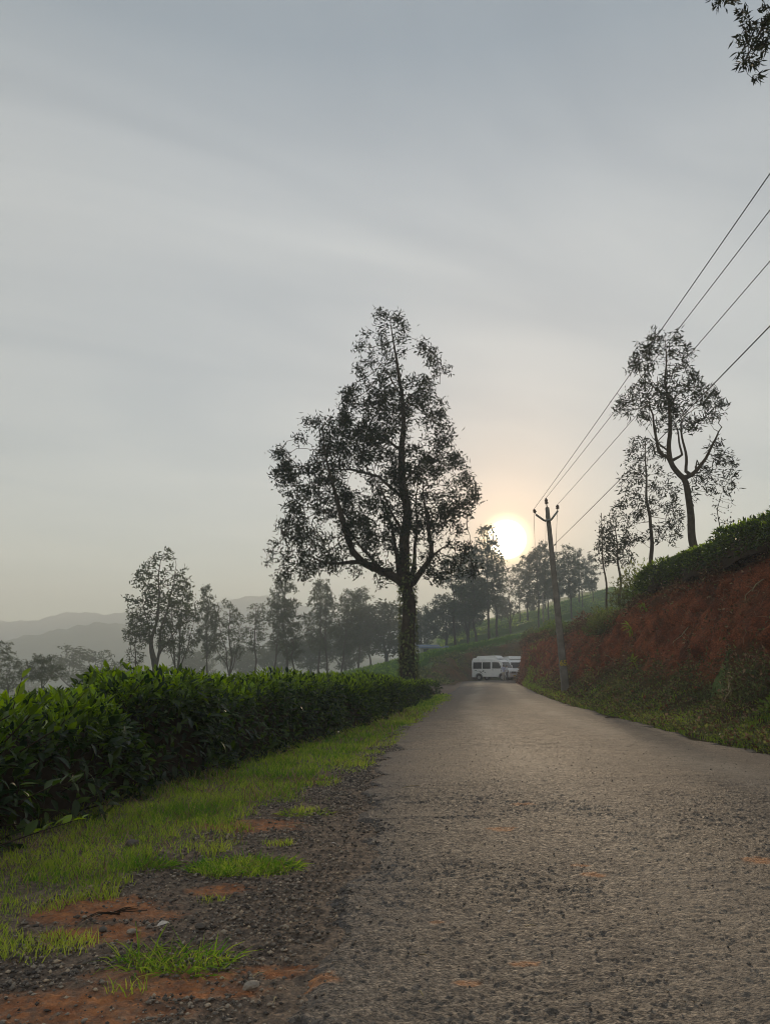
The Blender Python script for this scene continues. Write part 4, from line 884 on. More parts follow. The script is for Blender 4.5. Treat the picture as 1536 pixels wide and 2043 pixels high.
# ---- the big silver oak in the middle
Y0 = 33.0; g = rng(500)
foot = at(816, 1352, Y0); foot[2] = -.1
main = [(np.vstack([foot, pl(Y0, [(814, 1300), (813, 1240), (812, 1175), (808, 1080), (806, 1000), (803, 900), (801, 810), (793, 720), (783, 660), (778, 632)])]), 0.350, 0.014),
    (pl(Y0, [(810, 1168), (782, 1148), (755, 1136), (728, 1127), (705, 1104), (692, 1062), (676, 1005), (660, 940), (650, 870)], -1.5), 0.197, 0.013),
    (pl(Y0, [(716, 1118), (690, 1122), (665, 1124), (640, 1122), (615, 1112), (590, 1108)], -1.0), 0.090, 0.013),
    (pl(Y0, [(757, 1137), (738, 1108), (716, 1080), (696, 1040), (676, 1010)], 1.5), 0.082, 0.013),
    (pl(Y0, [(806, 1175), (792, 1150), (787, 1100), (786, 1055), (770, 1010), (745, 960), (728, 915)], .9), 0.115, 0.013),
    (pl(Y0, [(806, 1070), (785, 1030), (768, 1000), (748, 970)], -1.6), 0.074, 0.013),
    (pl(Y0, [(818, 1172), (840, 1140), (858, 1118), (862, 1090), (855, 1050), (842, 1000), (838, 950)], -.8), 0.148, 0.013),
    (pl(Y0, [(822, 1160), (832, 1110), (830, 1050), (833, 990), (840, 930)], 1.4), 0.098, 0.013),
    (pl(Y0, [(858, 1110), (890, 1090), (920, 1095), (940, 1080)], .5), 0.049, 0.013),
    (pl(Y0, [(801, 815), (826, 780), (852, 765), (880, 752)], .8), 0.057, 0.013),
    (pl(Y0, [(803, 900), (770, 880), (735, 868), (690, 862)], -1.2), 0.066, 0.013),
    (pl(Y0, [(805, 960), (850, 920), (885, 890)], -1.5), 0.057, 0.013),
    (pl(Y0, [(800, 790), (775, 750), (750, 730)], -.8), 0.049, 0.013),
    (pl(Y0, [(806, 1000), (760, 950), (700, 930), (620, 925), (560, 930)], 1.2), 0.074, 0.013)]
prof = [(618, 765, 795), (640, 738, 815), (665, 726, 822), (690, 712, 868), (720, 728, 878), (742, 708, 902), (760, 692, 862), (785, 668, 872), (815, 650, 888), (850, 600, 900), (880, 575, 912), (910, 550, 922), (945, 538, 934), (985, 556, 956), (1030, 560, 940), (1070, 552, 936), (1105, 538, 950), (1135, 530, 958), (1160, 560, 950)]
A = crown_points(prof, 3700, Y0, g, .72, .545, 1.2)
pxy = lambda p: (CX+FPX*p[:, 0]/(p[:, 1]*CP+(p[:, 2]-CAMZ)*SP), CY-FPX*((p[:, 2]-CAMZ)*CP-p[:, 1]*SP)/(p[:, 1]*CP+(p[:, 2]-CAMZ)*SP))
ax, ay = pxy(A)
low = (ay > 1085) & (ax > 640) & (ax < 850) & (g.uniform(0, 1, len(A)) < .8)         # open under the big limb
hole = (((ax-700)/60)**2+((ay-1040)/55)**2 < 1) & (g.uniform(0, 1, len(A)) < .2)
rlow = (ay > 1030) & (ax > 830) & (g.uniform(0, 1, len(A)) < .35)
A = A[~(low | hole | rlow)]
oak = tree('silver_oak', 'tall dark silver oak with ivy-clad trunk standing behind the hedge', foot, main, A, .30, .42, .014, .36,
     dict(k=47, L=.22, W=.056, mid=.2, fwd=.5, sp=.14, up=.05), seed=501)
# ivy on its trunk
g = rng(510); n = 2600; zz = g.uniform(0, 1, n)**1.35*6.2; th = g.uniform(0, 2*math.pi, n); kk = g.uniform(0, 1, n) < smooth(.35, .6, fbm(th*1.2, zz*.9, 0, 3, 13)+.22-zz*.03); zz, th = zz[kk], th[kk]; n = len(zz)
rr = np.interp(zz, [0, 6], [.34, .28])*(1+.25*g.uniform(0, 1, n)); P = np.stack([np.cos(th)*rr, np.sin(th)*rr, zz], 1); D = unit(np.stack([np.cos(th), np.sin(th), g.uniform(-1.2, .1, n)], 1)+g.normal(0, .35, (n, 3)))
lean = np.interp(zz, [0, 6.2], [0, at(812, 1175, Y0)[0]-foot[0]]); P[:, 0] += lean
V, F = tea_leaf_verts(P, D, unit(np.stack([np.cos(th), np.sin(th), np.full(n, .8)], 1)), .15*g.uniform(.6, 1.3, n), .10*g.uniform(.6, 1.2, n), .4, .25)
o = link('ivy', mesh_np('ivy', V, F, {'age': np.repeat(g.uniform(0, 1, n)**2, 11)}), 'weed_leaf', oak); o['kind'] = 'stuff'

# ---- forked tree on the bank
Y1 = 27.0; g = rng(520); f1 = at(1384, 1075, Y1); f1[2] = float(H(f1[:1], f1[1:2])[0])-.1
lim = [(np.vstack([f1, pl(Y1, [(1383, 1065), (1376, 1010), (1367, 958), (1352, 942), (1340, 925), (1337, 905), (1334, 860), (1332, 800), (1328, 750), (1326, 700), (1325, 672)])]), .165, .012),
    (pl(Y1, [(1367, 955), (1385, 940), (1400, 920), (1408, 895), (1425, 862)], -.6), .08, .02),
    (pl(Y1, [(1369, 950), (1372, 920), (1370, 870), (1367, 835), (1382, 815)], .6), .06, .02),
    (pl(Y1, [(1341, 916), (1318, 908), (1310, 895), (1302, 855), (1298, 830), (1280, 810)], -.4), .07, .02),
    (pl(Y1, [(1345, 916), (1362, 905), (1364, 890), (1356, 850), (1352, 830)], .5), .045, .02),
    (pl(Y1, [(1334, 905), (1322, 880), (1316, 860)], .8), .04, .015),
    (pl(Y1, [(1332, 830), (1350, 790), (1375, 780)], -.5), .045, .015),
    (pl(Y1, [(1330, 790), (1305, 760), (1285, 745)], .4), .04, .015),
    (pl(Y1, [(1388, 938), (1398, 912), (1410, 918), (1440, 935)], .9), .03, .012)]
prof = [(658, 1290, 1352), (690, 1270, 1366), (715, 1252, 1388), (735, 1250, 1372), (760, 1256, 1395), (785, 1262, 1425), (800, 1228, 1445), (815, 1226, 1448), (835, 1250, 1432), (850, 1275, 1415)]
A = np.vstack([crown_points(prof, 900, Y1, g, .7, .5, .8), crown_points([(885, 1400, 1450), (920, 1420, 1475), (950, 1400, 1470), (1000, 1400, 1455)], 70, Y1, g, .5, .45, .8)])
tree('forked_tree', 'thin-leaved tree with crooked fork standing above the tea on the bank', f1, lim, A, .19, .27, .0075, .2,
     dict(k=24, L=.22, W=.044, mid=.18, fwd=.7, sp=.09, up=.05), seed=521)
# ---- slender tree left of it
Y2 = 36.0; g = rng(530); f2 = at(1296, 1095, Y2); f2[2] = float(H(f2[:1], f2[1:2])[0])-.1
prof = [(868, 1270, 1300), (900, 1240, 1330), (935, 1238, 1335), (970, 1236, 1345), (1000, 1232, 1350), (1040, 1245, 1360), (1085, 1240, 1370)]
tree('slender_tree', 'slender straight tree with wispy crown left of the forked tree', f2, [(np.vstack([f2, pl(Y2, [(1297, 1090), (1293, 1000), (1289, 920), (1287, 880)])]), .13, .02)], crown_points(prof, 620, Y2, g, .8, .5, .9), .25, .34, .008, .13,
     dict(k=20, L=.25, W=.056, mid=.2, fwd=.6, sp=.11), seed=531)
# ---- bare snag and leafy neighbour
Y3 = 44.0; f3 = at(1208, 1130, Y3); f3[2] = float(H(f3[:1], f3[1:2])[0])-.1
tree('bare_tree', 'bare broken stem standing left of the slender tree', f3, [(np.vstack([f3, pl(Y3, [(1207, 1120), (1204, 1070), (1201, 1045), (1199, 1024)])]), .075, .02), (pl(Y3, [(1204, 1065), (1208, 1052), (1206, 1046)]), .03, .015)], None, .3, .4, .01, .12, None, seed=541)
Y3b = 48.0; g = rng(545); f = at(1232, 1130, Y3b); f[2] = float(H(f[:1], f[1:2])[0])-.1
tree('leafy_tree', 'round-topped leafy tree just behind the bare broken stem', f, [(np.vstack([f, pl(Y3b, [(1230, 1100), (1225, 1050)])]), .11, .03)], crown_points([(1022, 1212, 1238), (1050, 1190, 1250), (1080, 1186, 1262), (1130, 1190, 1265)], 620, Y3b, g, .8, .45, 1.0), .3, .42, .01, .11, dict(k=16, L=.30, W=.08, mid=.5, sp=.14), seed=546)
Y3c = 26.0; g = rng(547); f = at(1437, 1050, Y3c); f[2] = float(H(f[:1], f[1:2])[0])-.1
tree('sapling_tree', 'small sparse sapling above the bank-top tea, right of the forked tree', f, [(np.vstack([f, pl(Y3c, [(1436, 1040), (1430, 1015), (1438, 985)])]), .03, .008)], crown_points([(975, 1425, 1460), (1010, 1415, 1475), (1048, 1425, 1480)], 60, Y3c, g, .8, .4, .6), .15, .22, .005, .03, dict(k=5, L=.12, W=.05, mid=.4, sp=.05), seed=548)
# ---- tree outside the frame whose branch hangs in at the upper corner
g = rng(550); f = np.array(on_bank(8.6, 2.2)); f[2] -= .1
br = pl(8.0, [(1640, -60), (1580, -10), (1530, 40), (1505, 85), (1485, 120)])
lim = [(np.array([f, f+(0.1, 0, 3.0), f+(-.1, -.1, 6.0), f+(-.4, -.3, 8.8), f+(-.5, -.4, 10.5)]), .2, .04), (np.vstack([f+np.array((-.4, -.3, 8.6)), br]), .06, .008),
       (pl(8.0, [(1580, -10), (1520, -40), (1460, -60), (1420, -30)]), .025, .008), (pl(8.3, [(1640, -60), (1600, 40), (1560, 70), (1538, 80)]), .02, .008)]
lim[2] = (np.vstack([br[1], lim[2][0][1:]]), .02, .006); lim[3] = (np.vstack([br[0], lim[3][0][1:]]), .02, .006)
def blob(n, cx, cy, rx, ry, Y, dy): return np.array([at(cx+rx*g.normal()*.5, cy+ry*g.normal()*.5, Y+dy*g.normal()) for _ in range(n)])
A = np.vstack([blob(34, 1494, 55, 40, 50, 8, .15), blob(30, 1488, 125, 34, 44, 8, .15), blob(6, 1418, 2, 10, 16, 8, .08), blob(8, 1464, -4, 14, 16, 8, .08), blob(34, 1530, 60, 34, 60, 8, .25), blob(40, 1600, 0, 60, 90, 8.2, .5), blob(60, 1720, -60, 120, 120, 8.3, .7)])
tree('overhanging_tree', 'tree whose leafy twigs hang into the upper corner of the sky', f, lim, A, .075, .10, .0035, .2, dict(k=15, L=.105, W=.022, mid=.3, fwd=.9, sp=.025, up=-.2), seed=551)

# ------------------------------------------------------------------ background trees: a few kinds, copied
def proto(kind, seed):
    g = rng(seed); f = np.zeros(3)
    if kind == 'tall':
        h = 16.0; lim = [(np.array([f, (.1, 0, 5), (-.1, .1, 10), (.05, 0, 15.6)]), .24, .03)]; A = []
        while len(A) < 380:
            z = g.uniform(5, 16.4); r = np.interp(z, [5, 7, 10, 13, 16.4], [1.2, 2.5, 2.9, 2.7, 1.2]); th = g.uniform(0, 6.28); q = r*math.sqrt(g.uniform()); p = (q*math.cos(th), q*math.sin(th), z)
            if float(fbm(p[0]/1.5+seed, p[1]/1.5, p[2]/1.5, 2, seed)) > .47: A.append(p)
        lf = dict(k=18, L=.46, W=.17, mid=.8, sp=.20, fwd=.5)
    elif kind == 'thin':
        h = 14.0; lim = [(np.array([f, (.15, 0, 5), (0, .1, 10), (.2, 0, 13.6)]), .17, .025), (np.array([(.1, 0, 6.5), (1.0, .4, 8), (1.3, .5, 10.5)]), .07, .02)]; A = []
        while len(A) < 210:
            z = g.uniform(5.5, 14.2); r = np.interp(z, [5.5, 8, 11, 14.2], [1.0, 1.7, 2.1, 1.2]); th = g.uniform(0, 6.28); q = r*math.sqrt(g.uniform()); p = (q*math.cos(th)+.2, q*math.sin(th), z)
            if float(fbm(p[0]/1.2+seed, p[1]/1.2, p[2]/1.2, 2, seed)) > .48: A.append(p)
        lf = dict(k=15, L=.42, W=.15, mid=.8, sp=.18, fwd=.5)
    elif kind == 'multi':
        h = 13.0; lim = [(np.array([f, (.0, 0, 2.2), (-.2, .1, 6), (-.1, 0, 12.2)]), .22, .03), (np.array([(0, 0, 1.2), (.7, .2, 5), (1.1, .3, 8.5), (1.6, .2, 11.5)]), .15, .025), (np.array([(0, 0, 1.6), (-1.0, -.4, 5), (-1.9, -.4, 8.6)]), .12, .025), (np.array([(.4, .1, 3.4), (2.0, -.3, 6.0), (3.0, -.4, 8.0)]), .08, .02)]; A = []
        while len(A) < 420:
            z = g.uniform(4.2, 13.4); r = np.interp(z, [4.2, 6.5, 9.5, 12, 13.4], [2.2, 3.2, 3.0, 2.0, .8]); th = g.uniform(0, 6.28); q = r*math.sqrt(g.uniform()); p = (q*math.cos(th)+.2, q*math.sin(th), z)
            if float(fbm(p[0]/1.3+seed, p[1]/1.3, p[2]/1.3, 2, seed)) > .49: A.append(p)
        lf = dict(k=14, L=.40, W=.14, mid=.75, sp=.18, fwd=.5)
    elif kind == 'round':
        h = 13.0; lim = [(np.array([f, (.1, 0, 2.5), (0, .1, 5), (.1, 0, 9)]), .34, .05), (np.array([(.1, 0, 2.6), (2.0, .5, 5.0), (3.4, .6, 7.0)]), .16, .03), (np.array([(.1, 0, 3.0), (-1.9, -.5, 5.2), (-3.4, -.8, 7.2)]), .16, .03)]; A = []
        while len(A) < 700:
            q = g.normal(size=3); q /= np.linalg.norm(q); q *= g.uniform()**(1/2.6); p = (q[0]*5.2, q[1]*5.0, 8.0+q[2]*5.2)
            if float(fbm(p[0]/2.2+seed, p[1]/2.2, p[2]/2.2, 2, seed)) > .42: A.append(p)
        lf = dict(k=22, L=.55, W=.26, mid=.8, sp=.32, fwd=.4)
    elif kind == 'umbrella':
        h = 9.5; lim = [(np.array([f, (.2, 0, 2.4), (.5, 0, 4.2), (1.0, .2, 7)]), .22, .04), (np.array([(.5, 0, 4.2), (2.4, .3, 6.0), (4.0, .4, 7.6)]), .10, .03), (np.array([(.3, 0, 3.2), (-1.4, -.3, 5.2), (-3.0, -.5, 6.4)]), .10, .03)]; A = []
        while len(A) < 420:
            lay = g.integers(0, 5); z = 5.2+lay*.95+.12*g.normal(); r = (4.6, 5.0, 4.6, 3.6, 2.2)[lay]; th = g.uniform(0, 6.28); q = r*math.sqrt(g.uniform()); p = (q*math.cos(th)+.6, q*math.sin(th), z-.012*q*q)
            if float(fbm(p[0]/1.4+seed+lay*3, p[1]/1.4, lay*2.0, 2, seed)) > .46: A.append(p)
        lf = dict(k=15, L=.42, W=.15, mid=.7, sp=.2, fwd=.7, up=0)
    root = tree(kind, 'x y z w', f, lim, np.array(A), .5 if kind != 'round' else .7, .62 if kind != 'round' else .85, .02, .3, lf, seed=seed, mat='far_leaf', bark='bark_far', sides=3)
    return root, h
PROTO = {}
for kind, sd in (('tall', 601), ('tall', 602), ('tall', 603), ('thin', 611), ('thin', 612), ('multi', 621), ('multi', 622), ('round', 631), ('round', 632), ('umbrella', 641)):
    PROTO.setdefault(kind, []).append(list(proto(kind, sd))+[False])
NAMES = dict(tall='silver_oak', thin='thin_tree', multi='forked_tree', round='round_tree', umbrella='umbrella_tree'); CNT = {}
def bgtree(kind, px, ptop, Y, label, group, wid=1.0, sink=0.0, z=None):
    i = CNT.get(kind, 0); CNT[kind] = i+1; pr = PROTO[kind][i % len(PROTO[kind])]
    top = at(px, ptop, Y); zg = float(H(top[:1], top[1:2])[0]) if z is None else z
    if pr[2]: o = copy_tree(pr[0])
    else: o = pr[0]; pr[2] = True
    o.name = NAMES[kind]
    s_ = max(.35, (top[2]-zg+sink)/pr[1]); o.location = (float(top[0]), float(Y), zg-sink-.05); gr_ = rng(900+i*7+len(label)); w2 = wid*gr_.uniform(.85, 1.2); o.scale = (s_*w2, s_*w2, s_); o.rotation_euler = (gr_.normal(0, .035), gr_.normal(0, .05), gr_.uniform(0, 6.28))
    return tag(o, label, 'tree', group)
GL, GM, GR = 'trees beyond the hedge on the valley side', 'trees along the foot of the far slope', 'trees on the misty slope below the sun'
for a in (
    ('multi', 322, 1100, 62, 'tall many-stemmed airy tree, highest beyond the near hedge', GL, 1.0),
    ('multi', 362, 1170, 66, 'leaning airy tree right beside the highest many-stemmed one', GL, .9),
    ('thin', 278, 1225, 58, 'dark low tree at the left foot of the highest many-stemmed one', GL, 1.3),
    ('tall', 425, 1176, 84, 'narrow pointed tree before the far domed hill, first right of the tall airy one', GL, .75),
    ('multi', 467, 1200, 86, 'broad airy tree with divided stem before the domed hill', GL, .85),
    ('thin', 515, 1203, 90, 'thin tree between the broad divided one and the dense tall pair', GL, 1.0),
    ('thin', 548, 1195, 92, 'thin dark-stemmed tree left of the dense tall one under the oak limb', GL, 1.0),
    ('tall', 580, 1158, 95, 'dense tall tree whose top touches the hanging oak limb', GL, .95),
    ('thin', 592, 1240, 84, 'small dark spreading tree at the foot of the dense tall one', GL, 1.5),
    ('tall', 640, 1160, 112, 'pale-topped tall tree, second right of the domed hill', GM, .9),
    ('thin', 658, 1190, 104, 'thin straight tree next to the pale-topped tall one', GM, 1.0),
    ('tall', 682, 1183, 108, 'tall tree with long bare stem over the start of the tea slope', GM, .95),
    ('tall', 716, 1180, 126, 'hazy tall tree above the tea slope, left of the round dark crown', GM, 1.0),
    ('thin', 740, 1185, 134, 'hazy thin tree touching the round dark crown', GM, 1.1),
    ('round', 770, 1200, 128, 'round dark crown left of the ivy-clad trunk', GM, 1.15),
    ('round', 838, 1215, 150, 'dark rounded tree right behind the ivy-clad trunk', GM, 1.0),
    ('round', 890, 1188, 140, 'largest round dark crown, right of the ivy-clad trunk', GM, 1.15),
    ('round', 690, 1245, 150, 'hazy low rounded tree filling the gap under the tall hazy ones', GM, 1.3),
    ('round', 620, 1262, 150, 'hazy low rounded tree behind the pale-topped tall one', GM, 1.3),
    ('thin', 905, 1110, 112, 'wispy tree reaching into the oak crown beside the sun', GR, 1.3),
    ('tall', 945, 1090, 118, 'sunlit tall tree just left of the sun', GR, .8),
    ('tall', 968, 1056, 124, 'tallest sunlit tree, its top crossing the sun disc', GR, .85),
    ('thin', 987, 1105, 132, 'thin tree directly under the left half of the sun', GR, 1.2),
    ('round', 930, 1165, 150, 'hazy rounded tree low to the left under the sun', GR, .9),
    ('round', 1000, 1190, 170, 'hazy rounded tree low beneath the sun', GR, .9),
    ('thin', 1033, 1128, 150, 'bare-looking thin tree under the right half of the sun', GR, 1.2),
    ('tall', 1068, 1098, 132, 'tall tree left of the pole, below its wires', GR, .9),
    ('tall', 1088, 1085, 140, 'tall tree almost touching the left side of the pole', GR, .8),
    ('tall', 1133, 1090, 140, 'tall dark tree just right of the pole', GR, .85),
    ('thin', 1112, 1120, 160, 'thin tree hidden partly by the pole', GR, 1.3),
    ('thin', 1158, 1125, 150, 'thin tree second right of the pole', GR, 1.3),
    ('tall', 1178, 1108, 158, 'hazy tree between the pole and the bare broken stem', GR, .8),
    ('round', 1058, 1200, 190, 'hazy rounded tree on the skyline left of the pole', GR, .8),
    ('round', 1140, 1180, 190, 'hazy rounded tree on the skyline right of the pole', GR, .8),
    ('tall', 1048, 1112, 146, 'hazy tall tree between the bare-looking one and the pole', GR, .95),
    ('tall', 1108, 1104, 152, 'hazy tall tree showing on both sides of the pole', GR, .95),
    ('tall', 1150, 1102, 168, 'faint tall tree between the two right of the pole', GR, 1.0),
    ('multi', 1015, 1150, 140, 'low spreading tree on the slope straight below the sun', GR, 1.0),
    ('multi', 1085, 1150, 175, 'faint spreading tree on the skyline behind the pole', GR, 1.1),
    ('round', 1105, 1165, 200, 'faint rounded tree on the skyline just behind the pole', GR, .9),
    ('round', 1175, 1165, 200, 'faint rounded tree on the skyline near the bare broken stem', GR, .9),
    ('multi', 930, 1118, 126, 'spreading tree between the wispy one and the sunlit tall one', GR, .9),
    ('umbrella', 148, 1288, 150, 'flat-topped tree with layered pale crown in the valley', GL, 1.5),
    ('umbrella', 92, 1302, 62, 'small dark spreading tree with forked trunk just over the near hedge', GL, .9),
    ('thin', 22, 1312, 70, 'hazy tree at the picture edge over the nearest bush', GL, 1.6),
    ('thin', -6, 1280, 66, 'tree cut by the picture edge beyond the hedge', GL, 1.3),
    ('round', 200, 1345, 240, 'rounded treetop low in the valley mist left of the tall airy tree', GL, 1.3),
    ('round', 260, 1318, 300, 'rounded treetop in the valley mist behind the tall airy tree', GL, 1.3),
    ('round', 20, 1345, 260, 'rounded treetop in the valley mist near the picture edge', GL, 1.6),
    ('round', 390, 1300, 200, 'rounded treetop in the mist right of the tall airy tree', GL, 1.2),
    ('round', 480, 1290, 190, 'rounded treetop in the mist behind the broad divided tree', GL, 1.2),
    ('round', 550, 1280, 170, 'rounded treetop in the mist behind the dense tall tree', GL, 1.2)):
    bgtree(*a)
# ------------------------------------------------------------------ power pole and wires
YP = 35.0; pf = at(1127, 1352, YP); pf = np.array((pf[0], YP, .1)); pt = at(1091, 1012, YP)
pole = empty('utility_pole', pf); tag(pole, 'leaning concrete power pole with forked crossarm and painted number, in front of the bank', 'power pole')
d = pt-pf; px_ax = unit(np.array((1., 0, 0))-unit(d)*unit(d)[0]); py_ax = np.cross(unit(d), px_ax)
def shaft(P0, P1, wa, wb, da, db):
    V = []
    for P, w_, q in ((P0, wa, da), (P1, wb, db)):
        for sx, sy in ((-1, -1), (1, -1), (1, 1), (-1, 1)): V.append(P+px_ax*sx*w_/2+py_ax*sy*q/2)
    return V
bm = bmesh.new(); vs = [bm.verts.new(v) for v in shaft(np.zeros(3)-d*.05, d, .34, .17, .26, .13)]
for f in ((0, 1, 5, 4), (1, 2, 6, 5), (2, 3, 7, 6), (3, 0, 4, 7), (3, 2, 1, 0), (4, 5, 6, 7)): bm.faces.new([vs[i] for i in f])
link('shaft', bm_mesh('shaft', bm, .025, 2), 'concrete', pole)
def bar(name, P0, P1, w_, parent, mat, o0):
    P0, P1 = np.array(P0)-o0, np.array(P1)-o0; V, F = sweep(np.array([P0, (P0+P1)/2, P1]), w_, 6); return link(name, mesh_np(name, V, F), mat, parent)
cl_, cr_, cm = at(1069, 1027, YP-.15), at(1112, 1020, YP-.15), at(1092, 1037, YP-.15); ml, mr = at(1086, 1039, YP-.15), at(1099, 1037, YP-.15)
arm = bar('crossarm', ml, mr, .055, pole, 'galvanised', pf)
for a_, b_ in ((ml, cl_), (mr, cr_)): bar('arm_wing', a_, b_, .05, arm, 'galvanised', pf)
INS = []
def insulator(base, top):
    base, top = np.array(base), np.array(top); dd = top-base; pr = [(0, .02), (.38, .02), (.40, .075), (.55, .085), (.60, .05), (.68, .075), (.82, .08), (.90, .045), (1.0, .035)]
    V, F = sweep(np.array([base-pf+dd*t_ for t_, _ in pr]), [r_ for _, r_ in pr], 10); o = link('insulator', mesh_np('insulator', V, F, smooth_=True), 'porcelain', pole); INS.append(top); return o
insulator(at(1069, 1027, YP-.15), at(1064.5, 1016, YP-.15)); insulator(pt, at(1088.5, 994, YP)); insulator(at(1112, 1020, YP-.15), at(1111.5, 1007, YP-.15))
bar('earth_wire', pf+d*.03+px_ax*.14-py_ax*.16, pf+d*.93+px_ax*.06-py_ax*.09, .008, pole, 'wire', pf)
br_ = bar('bracket', at(1105, 1088, YP-.12), at(1109, 1085, YP-.2), .03, pole, 'galvanised', pf)
txt = bpy.data.curves.new('number', 'FONT'); txt.body = '65'; txt.size = .34; txt.extrude = .002; txt.align_x = 'CENTER'; txt.offset = .006
tmp_ = bpy.data.objects.new('tmp', txt); COL.objects.link(tmp_); dg_ = bpy.context.evaluated_depsgraph_get(); dg_.update(); tme = bpy.data.meshes.new_from_object(tmp_.evaluated_get(dg_)); bpy.data.objects.remove(tmp_)
to = link('painted_number', tme, 'yellow_paint', pole); c_ = d*((1347-1300)/340)*1.0-py_ax*0; fz = pf+d*.155
nrm_ = -np.cross(unit(d), px_ax); face = fz-pf+(np.array((0, -1., 0))*.145)
Mx = Matrix(((px_ax[0], unit(d)[0], -py_ax[0], face[0]), (px_ax[1], unit(d)[1], -py_ax[1], face[1]), (px_ax[2], unit(d)[2], -py_ax[2], face[2]), (0, 0, 0, 1)))
zax = np.cross(px_ax, unit(d)); Mx = Matrix(((px_ax[0], unit(d)[0], zax[0], face[0]), (px_ax[1], unit(d)[1], zax[1], face[1]), (px_ax[2], unit(d)[2], zax[2], face[2]), (0, 0, 0, 1)))
to.matrix_basis = Mx
def wire(P0, P1, sag, r_, label, group):
    P0, P1 = np.array(P0, float), np.array(P1, float); t_ = np.linspace(0, 1, 40)[:, None]; P = P0*(1-t_)+P1*t_; P[:, 2] -= 4*sag*(t_*(1-t_))[:, 0]
    root = P0; V, F = sweep(P-root, r_, 5); o = link('power_wire', mesh_np('power_wire', V, F), 'wire'); o.location = [float(v) for v in P0]; return tag(o, label, 'wire', group)
def thru(P0, px, py, z, yend=-28, sag=.35):
    """wire leaving P0, passing the pixel at height z and going on to the next pole behind the camera"""
    u, v = (px-CX)/FPX, (CY-py)/FPX; t_ = (z-CAMZ)/(v*CP+SP); Q = np.array((u*t_, t_*(CP-v*SP), z)); k = (P0[1]-yend)/(P0[1]-Q[1]); tt = (P0[1]-Q[1])/(P0[1]-yend)
    E = P0+(Q-P0)*k; E[2] = P0[2]+(Q[2]+4*sag*tt*(1-tt)-P0[2])/tt; return E
GW = 'wires running from the pole over the road'
for P0, py, lab in ((INS[0], 345, 'uppermost overhead wire, from the outer left insulator'), (INS[1], 418, 'second overhead wire, from the pole-top insulator'), (INS[2], 520, 'third overhead wire, from the right insulator')):
    wire(P0, thru(P0, 1536, py, P0[2]-.25), .35, .0085, lab, GW)
P0 = at(1108, 1084, YP-.2); wire(P0, thru(P0, 1536, 655, P0[2]-.1), .3, .011, 'lowest overhead wire, fixed to the pole shaft', GW)
fp = at(1084, 1262, 112.0); fp[2] = float(H(fp[:1], fp[1:2])[0])-.1; ft = at(1082, 1183, 112.0)
far = empty('utility_pole', fp); tag(far, 'distant thin power pole with crossarm among the misty trees', 'power pole')
V, F = sweep(np.array([(0, 0, 0), (ft-fp)*.5, ft-fp]), [.14, .12, .09], 6); link('shaft', mesh_np('shaft', V, F), 'concrete', far)
V, F = sweep(np.array([(-1.0, 0, 0), (0, 0, .0), (1.0, 0, 0)])+(ft-fp)*.86, .05, 5); link('crossarm', mesh_np('crossarm', V, F), 'galvanised', far)
FT = [fp+(ft-fp)*.86+np.array((q, 0, .1)) for q in (-1.0, 0, 1.0)]
for P0, P1, lab in zip(INS, FT, ('thin far wire dropping from the left insulator', 'thin far wire dropping from the pole top', 'thin far wire dropping from the right insulator')): wire(P0, P1, 2.2, .009, lab, 'wires running on to the distant pole')

